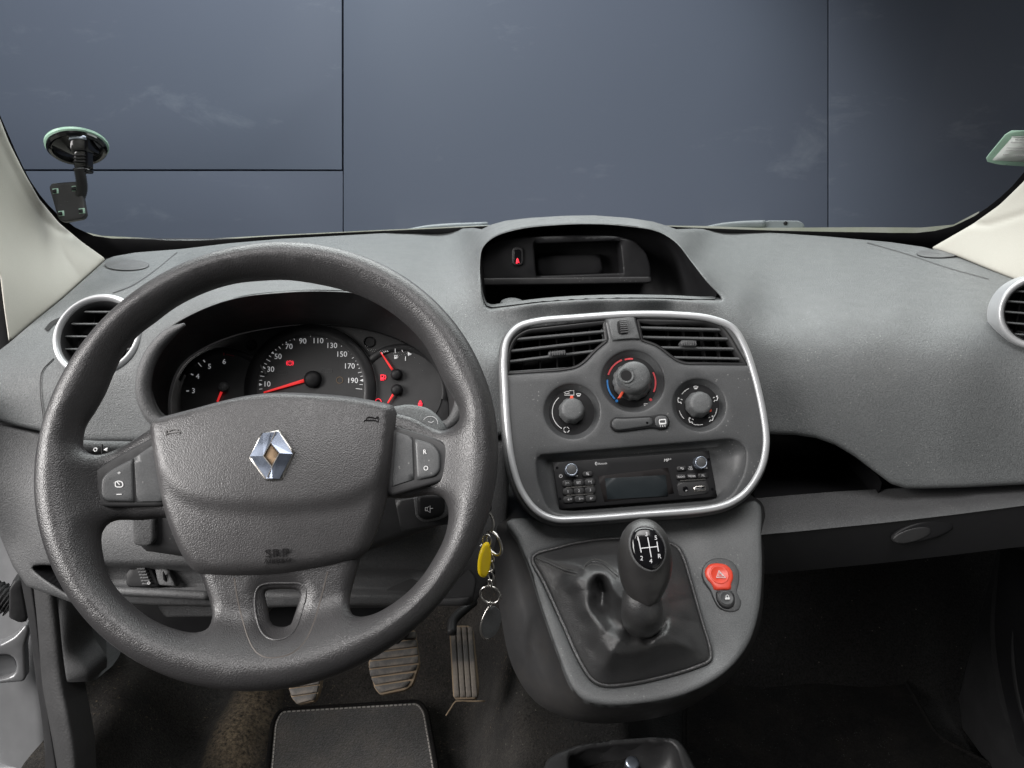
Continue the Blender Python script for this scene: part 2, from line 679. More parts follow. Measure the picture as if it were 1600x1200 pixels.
def mat(name, col, rough=0.5, metal=0.0, spec=0.5, grain=None, amount=0.3, dist=0.0004, dust=0.0, mottle=0.12, dustcol=(0.5, 0.49, 0.46),
        emit=None, cells=False, tooth=0.0, coat=0.0, sheen=0.0, specks=0.0, smear=None, stretch=None):
    """Procedural surface: base colour with mottling, dust and a fine moulded grain."""
    m, nt, b, N, L = nodes_of(name)
    b.inputs['Roughness'].default_value = rough
    b.inputs['Metallic'].default_value = metal
    b.inputs['Specular IOR Level'].default_value = spec
    b.inputs['Coat Weight'].default_value = coat
    b.inputs['Sheen Weight'].default_value = sheen
    tc = N.new('ShaderNodeTexCoord')
    src = tc.outputs['Object']
    if stretch:
        mp = N.new('ShaderNodeMapping')
        mp.inputs['Scale'].default_value = stretch
        L.new(src, mp.inputs['Vector'])
        src = mp.outputs['Vector']

    def noise(scale, detail=4.0, rough_=0.6):
        n = N.new('ShaderNodeTexNoise')
        n.inputs['Scale'].default_value = scale
        n.inputs['Detail'].default_value = detail
        n.inputs['Roughness'].default_value = rough_
        L.new(src, n.inputs['Vector'])
        return n

    def ramp(sock, p0, p1, c0=0.0, c1=1.0):
        r = N.new('ShaderNodeMapRange')
        r.inputs['From Min'].default_value = p0
        r.inputs['From Max'].default_value = p1
        r.inputs['To Min'].default_value = c0
        r.inputs['To Max'].default_value = c1
        L.new(sock, r.inputs['Value'])
        return r.outputs['Result']

    def mix(fac, a, bcol):
        x = N.new('ShaderNodeMix')
        x.data_type = 'RGBA'
        if isinstance(fac, (int, float)):
            x.inputs['Factor'].default_value = fac
        else:
            L.new(fac, x.inputs['Factor'])
        for s, q in ((x.inputs['A'], a), (x.inputs['B'], bcol)):
            if hasattr(q, 'is_linked'):
                L.new(q, s)
            else:
                s.default_value = (*q, 1)
        return x.outputs['Result']

    c = tuple(col)
    out = mix(ramp(noise(9.0).outputs['Fac'], 0.3, 0.7), tuple(x * (1 - mottle) for x in c), tuple(x * (1 + mottle) for x in c))
    if tooth > 0:
        # worn tips and dirty pits of the moulded grain differ in tone
        g0 = ramp(noise(grain, 2.0, 0.7).outputs['Fac'], 0.32, 0.68)
        out = mix(g0, tuple(x * (1 - tooth) for x in c), tuple(x * (1 + tooth) for x in c))
        out = mix(ramp(noise(9.0).outputs['Fac'], 0.3, 0.7, 0.0, 0.12), out, tuple(x * (1 - 2 * mottle) for x in c))
    if dust > 0:
        n = noise(14.0, 8.0, 0.7)
        out = mix(ramp(n.outputs['Fac'], 0.45, 0.75, 0.0, dust), out, dustcol)
    if specks > 0:
        v = N.new('ShaderNodeTexVoronoi')
        v.inputs['Scale'].default_value = 210.0
        v.inputs['Randomness'].default_value = 1.0
        L.new(src, v.inputs['Vector'])
        f1 = ramp(v.outputs['Distance'], 0.04, 0.20, 1.0, 0.0)
        n2 = noise(33.0, 2.0)
        f2 = ramp(n2.outputs['Fac'], 0.52, 0.62, 0.0, specks)
        mu = N.new('ShaderNodeMath')
        mu.operation = 'MULTIPLY'
        L.new(f1, mu.inputs[0])
        L.new(f2, mu.inputs[1])
        out = mix(mu.outputs[0], out, (0.75, 0.75, 0.72))
    L.new(out, b.inputs['Base Color'])
    rr = noise(40.0)
    L.new(ramp(rr.outputs['Fac'], 0.3, 0.7, max(rough - 0.07, 0.02), min(rough + 0.07, 1)), b.inputs['Roughness'])
    if grain:
        bp = N.new('ShaderNodeBump')
        bp.inputs['Strength'].default_value = amount
        bp.inputs['Distance'].default_value = dist
        if cells:
            v = N.new('ShaderNodeTexVoronoi')
            v.feature = 'SMOOTH_F1'
            v.inputs['Scale'].default_value = grain
            v.inputs['Smoothness'].default_value = 0.35
            wn = noise(grain * 0.45, 2.0)
            ad = N.new('ShaderNodeMix')
            ad.data_type = 'VECTOR'
            ad.inputs['Factor'].default_value = 0.0010
            L.new(src, ad.inputs['A'])
            L.new(wn.outputs['Color'], ad.inputs['B'])
            L.new(ad.outputs['Result'], v.inputs['Vector'])
            L.new(v.outputs['Distance'], bp.inputs['Height'])
            bp.invert = True
        else:
            g = noise(grain, 3.0, 0.65)
            L.new(g.outputs['Fac'], bp.inputs['Height'])
        L.new(bp.outputs['Normal'], b.inputs['Normal'])
    if emit:
        b.inputs['Emission Color'].default_value = (*emit[:3], 1)
        b.inputs['Emission Strength'].default_value = emit[3]
    MATS[name] = m
    return m


M = dict(
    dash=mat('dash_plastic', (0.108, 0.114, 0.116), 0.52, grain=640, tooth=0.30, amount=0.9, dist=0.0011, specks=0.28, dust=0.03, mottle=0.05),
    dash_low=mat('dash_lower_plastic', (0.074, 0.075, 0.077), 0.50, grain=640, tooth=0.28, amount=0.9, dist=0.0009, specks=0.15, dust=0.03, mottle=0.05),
    dark=mat('dark_plastic', (0.022, 0.022, 0.023), 0.5, grain=700, amount=0.25, specks=0.12),
    black=mat('black_plastic', (0.008, 0.008, 0.009), 0.55, spec=0.3, grain=800, amount=0.12),
    gloss=mat('gloss_black', (0.006, 0.006, 0.007), 0.12),
    face=mat('stack_face_plastic', (0.066, 0.068, 0.070), 0.45, grain=900, tooth=0.18, amount=0.5, dist=0.0003, specks=0.25),
    console=mat('console_plastic', (0.108, 0.112, 0.114), 0.5, grain=800, tooth=0.22, amount=0.7, dist=0.0006, specks=0.2),
    console_side=mat('console_side_plastic', (0.030, 0.030, 0.031), 0.5, grain=900, amount=0.3, dust=0.10, dustcol=(0.2, 0.17, 0.14)),
    leather=mat('wheel_leatherette', (0.035, 0.034, 0.035), 0.36, spec=0.55, grain=950, tooth=0.16, amount=0.6, dist=0.00042, cells=True, mottle=0.06),
    airbag=mat('airbag_leatherette', (0.051, 0.0495, 0.0505), 0.40, spec=0.5, grain=950, tooth=0.18, amount=0.6, dist=0.00042, cells=True, mottle=0.06),
    boot=mat('gaiter_leather', (0.040, 0.040, 0.041), 0.36, spec=0.7, grain=900, tooth=0.15, amount=0.5, dist=0.0006, cells=True, dust=0.04),
    knob=mat('knob_rubber', (0.038, 0.037, 0.037), 0.40, grain=1100, amount=0.4, dist=0.0003, cells=True),
    silver=mat('silver_paint', (0.49, 0.50, 0.51), 0.36, metal=0.4, mottle=0.03),
    chrome=mat('chrome', (0.36, 0.40, 0.47), 0.36, metal=0.9, mottle=0.4),
    facet=mat('emblem_facet', (0.20, 0.23, 0.29), 0.28, metal=0.9, mottle=0.6),
    steel=mat('worn_steel', (0.55, 0.53, 0.50), 0.28, metal=1.0),
    cream=mat('pillar_trim', (0.47, 0.457, 0.405), 0.5, grain=700, tooth=0.04, amount=0.2, mottle=0.03, dust=0.05, dustcol=(0.30, 0.27, 0.20)),
    carpet=mat('carpet', (0.030, 0.029, 0.028), 0.95, spec=0.15, grain=420, amount=1.0, dist=0.003, dust=0.22, dustcol=(0.16, 0.13, 0.10), specks=0.25, sheen=0.25),
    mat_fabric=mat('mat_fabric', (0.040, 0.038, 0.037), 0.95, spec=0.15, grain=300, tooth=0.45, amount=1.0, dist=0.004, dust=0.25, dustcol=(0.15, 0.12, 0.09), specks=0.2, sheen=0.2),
    mat_dark=mat('dark_mat_fabric', (0.006, 0.0057, 0.0057), 0.95, spec=0.1, grain=300, tooth=0.5, amount=0.8, dist=0.002, dust=0.10, dustcol=(0.06, 0.05, 0.04), specks=0.1),  # mat fabric darkened to paint in footwell shade; also the mat binding
    thread=mat('thread', (0.30, 0.28, 0.26), 0.8),
    rubber=mat('pedal_rubber', (0.055, 0.052, 0.050), 0.75, grain=300, amount=0.5, dist=0.001, dust=0.75, dustcol=(0.30, 0.25, 0.20)),
    groove=mat('pedal_groove_dirt', (0.20, 0.15, 0.10), 0.9),
    body=mat('silver_body_paint', (0.24, 0.243, 0.25), 0.36, metal=0.4, coat=0.2, mottle=0.05),
    seal=mat('seal_rubber', (0.018, 0.018, 0.019), 0.6, grain=200, amount=0.2, dist=0.001),
    sill=mat('sill_plastic', (0.050, 0.050, 0.051), 0.55, grain=260, amount=0.7, dist=0.0012),
    white=mat('white_print', (0.75, 0.75, 0.75), 0.6, mottle=0.0),
    grey_print=mat('grey_print', (0.62, 0.62, 0.63), 0.6, mottle=0.0),
    dial_white=mat('dial_print_lit', (0.75, 0.75, 0.75), 0.6, mottle=0.0, emit=(0.95, 0.97, 1.0, 0.16)),
    red=mat('red_lit', (0.6, 0.02, 0.03), 0.5, emit=(1.0, 0.03, 0.06, 0.9)),
    needle=mat('needle_red', (0.75, 0.03, 0.03), 0.4, emit=(1.0, 0.04, 0.04, 0.35)),
    redpaint=mat('red_print', (0.62, 0.05, 0.06), 0.5),
    redknob=mat('red_mark', (0.75, 0.09, 0.04), 0.5),
    bluepaint=mat('blue_print', (0.02, 0.20, 0.55), 0.5),
    hazard=mat('hazard_red', (0.80, 0.075, 0.040), 0.34, mottle=0.05),
    yellow=mat('yellow_tag', (0.92, 0.66, 0.01), 0.35, mottle=0.08),
    rust=mat('dirty_recess', (0.22, 0.15, 0.09), 0.9, grain=400, amount=0.5),
    screen=mat('radio_screen', (0.020, 0.025, 0.028), 0.35, spec=0.2),
    cowl=mat('cowl_pale', (0.50, 0.52, 0.46), 0.6, dust=0.5, dustcol=(0.30, 0.36, 0.16)),
    wiper=mat('wiper_grey', (0.16, 0.18, 0.19), 0.5),
    gasket=mat('tag_green', (0.36, 0.55, 0.44), 0.3),
    label_white=mat('label_white', (0.72, 0.76, 0.74), 0.5),
)


def glass_mat(name, tint, refl):
    m = bpy.data.materials.new(name)
    m.use_nodes = True
    nt = m.node_tree
    N, L = nt.nodes, nt.links
    N.remove(N['Principled BSDF'])
    t = N.new('ShaderNodeBsdfTransparent')
    t.inputs['Color'].default_value = (*tint, 1)
    g = N.new('ShaderNodeBsdfGlossy')
    g.inputs['Roughness'].default_value = 0.03
    g.inputs['Color'].default_value = (1, 1, 1, 1)
    fr = N.new('ShaderNodeFresnel')
    fr.inputs['IOR'].default_value = 1.45
    mu = N.new('ShaderNodeMath')
    mu.operation = 'MULTIPLY'
    mu.inputs[1].default_value = refl
    L.new(fr.outputs[0], mu.inputs[0])
    mx = N.new('ShaderNodeMixShader')
    L.new(mu.outputs[0], mx.inputs[0])
    L.new(t.outputs[0], mx.inputs[1])
    L.new(g.outputs[0], mx.inputs[2])
    L.new(mx.outputs[0], N['Material Output'].inputs['Surface'])
    return m


M['glass'] = glass_mat('windscreen_glass', (0.97, 0.985, 0.98), 0.03)
M['lens'] = glass_mat('cluster_lens', (0.97, 0.97, 0.97), 0.05)
M['cup'] = glass_mat('suction_edge', (0.55, 0.75, 0.66), 1.0)


def wall_material():
    m, nt, b, N, L = nodes_of('wall_panel')
    tc = N.new('ShaderNodeTexCoord')
    mp = N.new('ShaderNodeMapping')
    mp.inputs['Scale'].default_value = (0.9, 2.4, 2.4)
    L.new(tc.outputs['Object'], mp.inputs['Vector'])
    n1 = N.new('ShaderNodeTexNoise')
    n1.inputs['Scale'].default_value = 1.9
    n1.inputs['Detail'].default_value = 9
    n1.inputs['Roughness'].default_value = 0.72
    n1.inputs['Distortion'].default_value = 0.4
    L.new(mp.outputs[0], n1.inputs['Vector'])
    r1 = N.new('ShaderNodeMapRange')
    r1.inputs['From Min'].default_value = 0.57
    r1.inputs['From Max'].default_value = 0.86
    r1.inputs['To Max'].default_value = 0.6
    L.new(n1.outputs['Fac'], r1.inputs['Value'])
    n2 = N.new('ShaderNodeTexNoise')
    n2.inputs['Scale'].default_value = 0.8
    L.new(tc.outputs['Object'], n2.inputs['Vector'])
    mx0 = N.new('ShaderNodeMix')
    mx0.data_type = 'RGBA'
    mx0.inputs['A'].default_value = (0.190, 0.222, 0.282, 1)
    mx0.inputs['B'].default_value = (0.208, 0.229, 0.296, 1)
    L.new(n2.outputs['Fac'], mx0.inputs['Factor'])
    mx = N.new('ShaderNodeMix')
    mx.data_type = 'RGBA'
    mx.inputs['B'].default_value = (0.46, 0.50, 0.56, 1)  # pale smears: cloud reflections painted into the panel colour
    L.new(r1.outputs[0], mx.inputs['Factor'])
    L.new(mx0.outputs['Result'], mx.inputs['A'])
    L.new(mx.outputs['Result'], b.inputs['Base Color'])
    b.inputs['Roughness'].default_value = 0.55
    b.inputs['Specular IOR Level'].default_value = 0.2
    return m


M['wall'] = wall_material()

# ================================================================ the wall behind the car
WF = Frame(800, 600, 3.3 * CP, 20.0)
wall = mesh('wall', WF.w([(-6, -2.4), (6, -2.4), (6, 4.2), (-6, 4.2)], -0.05), [(0, 1, 2, 3)], M['black'], None, False)
tag(wall, kind='structure')


def wall_panel(x0, y0, x1, y1, h=0.0):
    q = WF.uv([(x0, y1), (x1, y1), (x1, y0), (x0, y0)])
    plate('panel', WF, q, M['wall'], wall, h=h, r=0.002, depth=0.045, sp=0.5, sharp=20)


wall_panel(-1400, -900, 534, 264.5)
wall_panel(-1400, 267, 535.2, 1400, -0.002)
wall_panel(536.8, -900, 1293.2, 1400, 0.0)
wall_panel(1295.4, -900, 2900, 1400)

# ================================================================ floor, bulkhead
FL = -0.10


def floor_z(x, y):
    z = np.full_like(x, FL)
    z = z + 0.19 * smooth(-0.09, 0.02, x) * (1 - smooth(0.17, 0.27, x))               # tunnel
    z = z + np.maximum(y - 1.20, 0) * 0.95                                             # toe board
    z = z + 0.05 * np.exp(-((x + 0.50) / 0.06) ** 2) * smooth(0.80, 1.15, y)          # hump beside the driver's mat
    z = z + 0.16 * smooth(-0.56, -0.68, x)
    z = z + 0.006 * np.sin(x * 31 + 2 * np.sin(y * 17)) * np.sin(y * 23 + 1.0)
    return z


gx, gy = np.meshgrid(np.linspace(-0.74, 1.15, 130), np.linspace(0.1, 1.75, 110))
gz = floor_z(gx, gy)
nx_, ny_ = gx.shape[1], gx.shape[0]
Vf = np.stack([gx.ravel(), gy.ravel(), gz.ravel()], 1)
Ff = [(j * nx_ + i, j * nx_ + i + 1, (j + 1) * nx_ + i + 1, (j + 1) * nx_ + i) for j in range(ny_ - 1) for i in range(nx_ - 1)]


def carpet_material():
    m, nt, b, N, L = nodes_of('carpet_floor')
    b.inputs['Roughness'].default_value = 0.95
    b.inputs['Specular IOR Level'].default_value = 0.12
    b.inputs['Sheen Weight'].default_value = 0.04
    ge = N.new('ShaderNodeNewGeometry')

    def noise(scale, detail=5.0, rough_=0.65):
        n = N.new('ShaderNodeTexNoise')
        n.inputs['Scale'].default_value = scale
        n.inputs['Detail'].default_value = detail
        n.inputs['Roughness'].default_value = rough_
        L.new(ge.outputs['Position'], n.inputs['Vector'])
        return n.outputs['Fac']

    def rng_(s, a, b_, c=0.0, d=1.0):
        r = N.new('ShaderNodeMapRange')
        for k, v in (('From Min', a), ('From Max', b_), ('To Min', c), ('To Max', d)):
            r.inputs[k].default_value = v
        L.new(s, r.inputs['Value'])
        return r.outputs['Result']

    def op(o, a, b_):
        q = N.new('ShaderNodeMath')
        q.operation = o
        for i, s in enumerate((a, b_)):
            if isinstance(s, (int, float)):
                q.inputs[i].default_value = s
            else:
                L.new(s, q.inputs[i])
        return q.outputs[0]

    def mix(f, a, b_):
        x = N.new('ShaderNodeMix')
        x.data_type = 'RGBA'
        L.new(f, x.inputs['Factor'])
        for s, q in ((x.inputs['A'], a), (x.inputs['B'], b_)):
            if hasattr(q, 'is_linked'):
                L.new(q, s)
            else:
                s.default_value = (*q, 1)
        return x.outputs['Result']

    base = mix(rng_(noise(260, 4, 0.8), 0.35, 0.65), (0.002, 0.0019, 0.0019), (0.022, 0.0210, 0.0205))  # base darkened so the passenger footwell's shade sits in the colour
    # trodden-in sand on the driver's side: a patch on the hump and a scatter round the pedals
    sp = N.new('ShaderNodeSeparateXYZ')
    L.new(ge.outputs['Position'], sp.inputs[0])
    dx = op('DIVIDE', op('ADD', sp.outputs['X'], 0.49), 0.045)
    dy = op('DIVIDE', op('SUBTRACT', sp.outputs['Y'], 1.10), 0.16)
    d2 = op('ADD', op('MULTIPLY', dx, dx), op('MULTIPLY', dy, dy))
    patch = op('MULTIPLY', rng_(d2, 0.0, 1.6, 1.0, 0.0), rng_(noise(130, 8, 0.8), 0.38, 0.66))
    base = mix(op('MULTIPLY', patch, 0.85), base, (0.42, 0.32, 0.21))
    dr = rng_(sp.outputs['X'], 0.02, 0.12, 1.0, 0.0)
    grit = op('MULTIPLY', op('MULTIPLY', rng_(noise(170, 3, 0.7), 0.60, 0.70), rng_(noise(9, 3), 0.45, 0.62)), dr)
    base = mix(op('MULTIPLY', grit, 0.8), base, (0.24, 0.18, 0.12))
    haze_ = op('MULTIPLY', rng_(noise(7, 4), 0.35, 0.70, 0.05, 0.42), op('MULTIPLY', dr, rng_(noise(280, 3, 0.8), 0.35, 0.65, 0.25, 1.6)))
    base = mix(haze_, base, (0.098, 0.088, 0.078))  # dust haze on the driver's half only, also standing in for its light
    vo = N.new('ShaderNodeTexVoronoi')
    vo.inputs['Scale'].default_value = 75
    L.new(ge.outputs['Position'], vo.inputs['Vector'])
    base = mix(op('MULTIPLY', op('MULTIPLY', rng_(vo.outputs['Distance'], 0.05, 0.11, 1.0, 0.0), rng_(noise(21, 2), 0.5, 0.6)), 0.35), base, (0.42, 0.38, 0.32))
    L.new(base, b.inputs['Base Color'])
    bp = N.new('ShaderNodeBump')
    bp.inputs['Strength'].default_value = 1.0
    bp.inputs['Distance'].default_value = 0.006
    L.new(noise(230, 4, 0.8), bp.inputs['Height'])
    L.new(bp.outputs['Normal'], b.inputs['Normal'])
    return m


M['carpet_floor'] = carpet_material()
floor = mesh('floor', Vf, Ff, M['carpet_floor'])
tag(floor, kind='structure')

bulk = mesh('bulkhead', [(-0.95, 1.52, -0.2), (1.2, 1.52, -0.2), (1.2, 1.52, 0.745), (-0.95, 1.52, 0.745),
                         (-0.95, 1.56, -0.2), (1.2, 1.56, -0.2), (1.2, 1.56, 0.745), (-0.95, 1.56, 0.745)],
            [(0, 1, 2, 3), (5, 4, 7, 6), (3, 2, 6, 7), (1, 5, 6, 2), (4, 0, 3, 7)], M['black'], None, False)
tag(bulk, kind='structure')

# ================================================================ windscreen
GF = Frame(800, 372, 1.47, -50.0)      # glass leans back over the dashboard; normal points down into the cabin
wind = thing('windscreen', at1(800, 372, 1.47), 'clear raked windscreen above the dashboard between the cream pillars', 'windscreen')


def glass_pt(px):
    return GF.w(GF.uv(px))


gl = GF.uv([(-260, 376), (2000, 376), (2300, -420), (-560, -420)])
plate('glass_pane', GF, gl, M['glass'], wind, r=0.0, depth=0.004, sp=0.4)

FR = GF.moved(0.004)
band_l = spline([(-40, 90), (2, 186), (38, 266), (62, 305), (100, 344), (146, 369), (220, 374), (300, 376.5), (430, 369.5), (560, 363), (700, 357), (800, 352),
                 (980, 352), (1100, 357), (1200, 360.5), (1350, 363.5), (1450, 363), (1500, 350), (1553, 317), (1600, 270), (1680, 130)], False, 5)
low = spline([(1760, 130), (1640, 330), (1500, 430), (1200, 412), (800, 400), (400, 412), (100, 450), (-60, 400), (-120, 90)], False, 5)
plate('black_border', FR, FR.uv(np.vstack([band_l, low])), M['black'], wind, r=0.0, depth=0.001, sp=0.06)

# pale scuttle panel and wipers outside the glass
cow = thing('scuttle_panel', at1(800, 380, 1.60), 'pale scuttle panel just outside the foot of the windscreen', 'scuttle')
top = np.array([(120, 360), (160, 368.5), (230, 372), (300, 374.5), (420, 367.8), (560, 361), (700, 354.5), (800, 351), (1000, 352), (1100, 353), (1180, 356), (1260, 355.5), (1350, 355), (1440, 355.5), (1490, 351), (1530, 330)])
A = at(top, 1.60)
B = A + np.array([0, -0.02, -0.12])
C2 = A + np.array([0, 0.12, -0.06])
loft('panel', [C2, A, B], M['cowl'], cow, closed=False, smooth_shade=False)

wl = thing('wiper', at1(700, 358, 1.62), 'thin grey windscreen wiper lying left of the centre display hood', 'wiper', 'windscreen wipers')
tube('arm', at([(622, 363), (665, 356), (700, 353.5), (762, 350.5)], 1.62), [0.003, 0.005, 0.006, 0.005], M['wiper'], wl, seg=8)
tube('blade', at([(640, 361.5), (700, 357.2), (766, 354)], 1.61), 0.004, M['wiper'], wl, seg=6)
wr = thing('wiper', at1(1220, 352, 1.62), 'grey windscreen wiper with its pivot cap, right of the centre display hood', 'wiper', 'windscreen wipers')
tube('arm', at([(1096, 357), (1130, 352.5), (1160, 350.5), (1195, 350)], 1.62), [0.003, 0.006, 0.007, 0.008], M['wiper'], wr, seg=8)
WP = Frame(1225, 352, 1.62, 20)
plate('pivot_cap', WP, WP.uv(fillet([(1190, 360), (1192, 347), (1200, 344), (1250, 344.5), (1258, 350), (1257, 360)], 5)), M['wiper'], wr, r=0.003, depth=0.03, sp=0.01)
lathe('pivot_nut', WP.moved(0.001), WP.uv1(1227, 349), [(0.004, -0.001), (0.004, 0.002), (0.002, 0.003)], M['black'], wr, seg=14)

# ================================================================ pillar trims
def pillar(name, outline, ctl, step, label):
    t = thing(name, at1(*outline[0], 1.2), label, 'pillar trim', 'cream windscreen pillar trims')
    D = TPS(ctl)

    def dep(px):
        Y = D(px)
        e = seg_dist(px, np.asarray(step, float), False)
        return Y + 0.004 * np.exp(-(e / 5.0) ** 2)
    sheet('trim_cover', fillet(outline, 6, 3), [], dep, M['cream'], t, r=4, R=0.006, wall=0.05, sp=5.0, walldir='out')
    return t


pillar('pillar_trim', [(-90, 60), (-30, 115), (0, 186), (14, 222), (37, 268), (62, 312), (92, 348), (128, 378), (166, 405), (150, 420), (96, 468), (50, 505), (14, 536), (6, 480), (0, 430), (-30, 380), (-120, 200)],
       [(0, 186, 1.10), (37, 268, 1.155), (92, 348, 1.215), (166, 405, 1.245), (96, 468, 1.10), (14, 536, 0.95), (0, 430, 0.985), (-90, 60, 0.98), (-120, 200, 0.90)],
       [(-60, 120), (-12, 190), (14, 250), (45, 310), (70, 345), (90, 360), (108, 366)],
       'cream plastic pillar trim beside the phone mount on the driver side')
pillar('pillar_trim', [(1980, -220), (1800, 15), (1700, 150), (1640, 226), (1600, 283), (1562, 320), (1520, 350), (1454, 388), (1500, 402), (1548, 422), (1610, 447), (1700, 480), (1790, 515), (1880, 300), (2150, -80)],
       [(1980, -220, 0.90), (2150, -80, 0.80), (1880, 300, 0.86), (1790, 515, 0.90), (1700, 150, 1.05), (1600, 283, 1.165), (1520, 350, 1.235), (1454, 388, 1.285), (1548, 422, 1.14), (1610, 447, 1.06), (1700, 480, 0.97)],
       [(1520, 349), (1545, 351), (1600, 334), (1700, 290)],
       'cream plastic pillar trim below the windscreen sticker on the passenger side')

# ================================================================ phone mount on the glass
pm = thing('phone_mount', glass_pt([(120, 222)])[0], 'black suction-cup phone holder with flexible neck stuck on the windscreen', 'phone holder')
UF = Frame(120, 222, glass_pt([(120, 222)])[0][1] - 0.004, -52, 20)
c0 = UF.uv1(120, 222)
r0 = np.linalg.norm(UF.uv1(170, 222) - UF.uv1(70, 222)) / 2
lathe('suction_edge', UF, c0, [(r0 * 1.01, 0.0045), (r0 * 1.0, 0.008), (r0 * 0.93, 0.010), (r0 * 0.9, 0.006)], M['gasket'], pm, seg=56, cap=False)
lathe('suction_cup', UF, c0, [(r0 * 0.95, 0.006), (r0 * 0.95, 0.013), (r0 * 0.88, 0.016), (r0 * 0.80, 0.015), (r0 * 0.78, 0.012), (r0 * 0.5, 0.016), (r0 * 0.2, 0.022), (0.004, 0.023)], M['gloss'], pm, seg=56)
HB = Frame(121, 222, glass_pt([(121, 222)])[0][1] - 0.035, 15)
plate('hinge_block', HB, HB.uv(fillet([(106, 236), (107, 212), (112, 208), (130, 208), (136, 212), (136, 236)], 4)), M['gloss'], pm, r=0.004, depth=0.03, sp=0.006)
plate('chrome_lever', HB.moved(0.003), HB.uv(fillet([(107, 219), (109, 212), (121, 210), (134, 212), (135, 219), (121, 217)], 2)), M['chrome'], pm, r=0.002, depth=0.004, sp=0.005)
plate('hinge_arm', HB.moved(-0.004), HB.uv(fillet([(112, 262), (112, 230), (133, 230), (134, 262)], 3)), M['gloss'], pm, r=0.003, depth=0.014, sp=0.006)
for yy in (242, 247, 252):
    bar('ridge', HB.w(HB.uv([(114, yy)]), -0.002)[0], HB.w(HB.uv([(132, yy)]), -0.002)[0], HB.n, 0.004, 0.0022, M['black'], pm)
plate('hinge_cap', HB.moved(-0.001), HB.uv(fillet([(113, 268), (113, 262), (135, 262), (136, 268)], 2)), M['gloss'], pm, r=0.002, depth=0.016, sp=0.006)
YN = HB.O[1] - 0.01
neck = at(spline([(123, 262), (127, 280), (128, 295), (122, 312), (116, 318)], False, 12), YN)
n_r = len(neck)
tube('flexible_neck', neck, [0.0075 + (0.0011 if i % 2 else -0.0009) for i in range(n_r)], M['dark'], pm, seg=14, k=1)
HP = Frame(106, 315, YN - 0.012, 24, 6, -4)
plate('cradle_plate', HP, HP.uv(fillet([(76, 292), (80, 286), (120, 283), (126, 287), (134, 335), (130, 341), (100, 346.5), (91, 343)], 5)), M['dark'], pm, r=0.002, depth=0.006, sp=0.006)
for (x, y) in ((87, 299), (117, 295), (96, 334), (128, 330)):
    plate('clip_hole', HP.moved(0.0006), HP.uv(fillet([(x - 5, y + 4), (x - 5, y - 5), (x + 5, y - 5), (x + 5, y + 4)], 1)), M['gasket'], pm, r=0.0003, depth=0.001, sp=0.004)
    plate('clip', HP.moved(0.003), HP.uv(fillet([(x - 4, y + 3), (x - 4, y - 2), (x + 2, y - 3), (x + 2, y + 3)], 1)), M['black'], pm, r=0.001, depth=0.003, sp=0.003)

# ================================================================ sticker on the glass
st = thing('windscreen_sticker', glass_pt([(1580, 230)])[0], 'green-edged white paper sticker inside the windscreen corner', 'sticker')
plate('pouch', GF.moved(0.006), GF.uv(fillet([(1537, 247), (1544, 237), (1572, 203), (1580, 199.5), (1700, 199), (1700, 262), (1560, 253)], 5)), M['gasket'], st, r=0.0006, depth=0.001, sp=0.02)
plate('paper', GF.moved(0.0072), GF.uv([(1549, 244.5), (1580, 209), (1690, 211), (1690, 253)]), M['label_white'], st, r=0.0, depth=0.0006, sp=0.02)
SK = GF.moved(0.0078)
for (x0, x1, y) in ((1581, 1690, 213.5), (1573, 1690, 231), (1571, 1690, 235)):
    ribbon('print_line', SK, SK.uv([(x0, y), (x1, y + 0.5)]), 0.0009, M['grey_print'], st)
for (x0, x1, y) in ((1586, 1640, 218), (1579, 1640, 222.5), (1567, 1579, 241.5), (1584, 1640, 243)):
    for k in range(int((x1 - x0) / 3.2)):
        ribbon('print_mark', SK, SK.uv([(x0 + k * 3.2, y), (x0 + k * 3.2 + random.uniform(1.4, 2.6), y)]), 0.0016, M['grey_print'], st)

# ================================================================ dashboard
dash = thing('dashboard', at1(800, 600, 0.95), 'grey grained plastic dashboard spanning the car under the windscreen', 'dashboard')

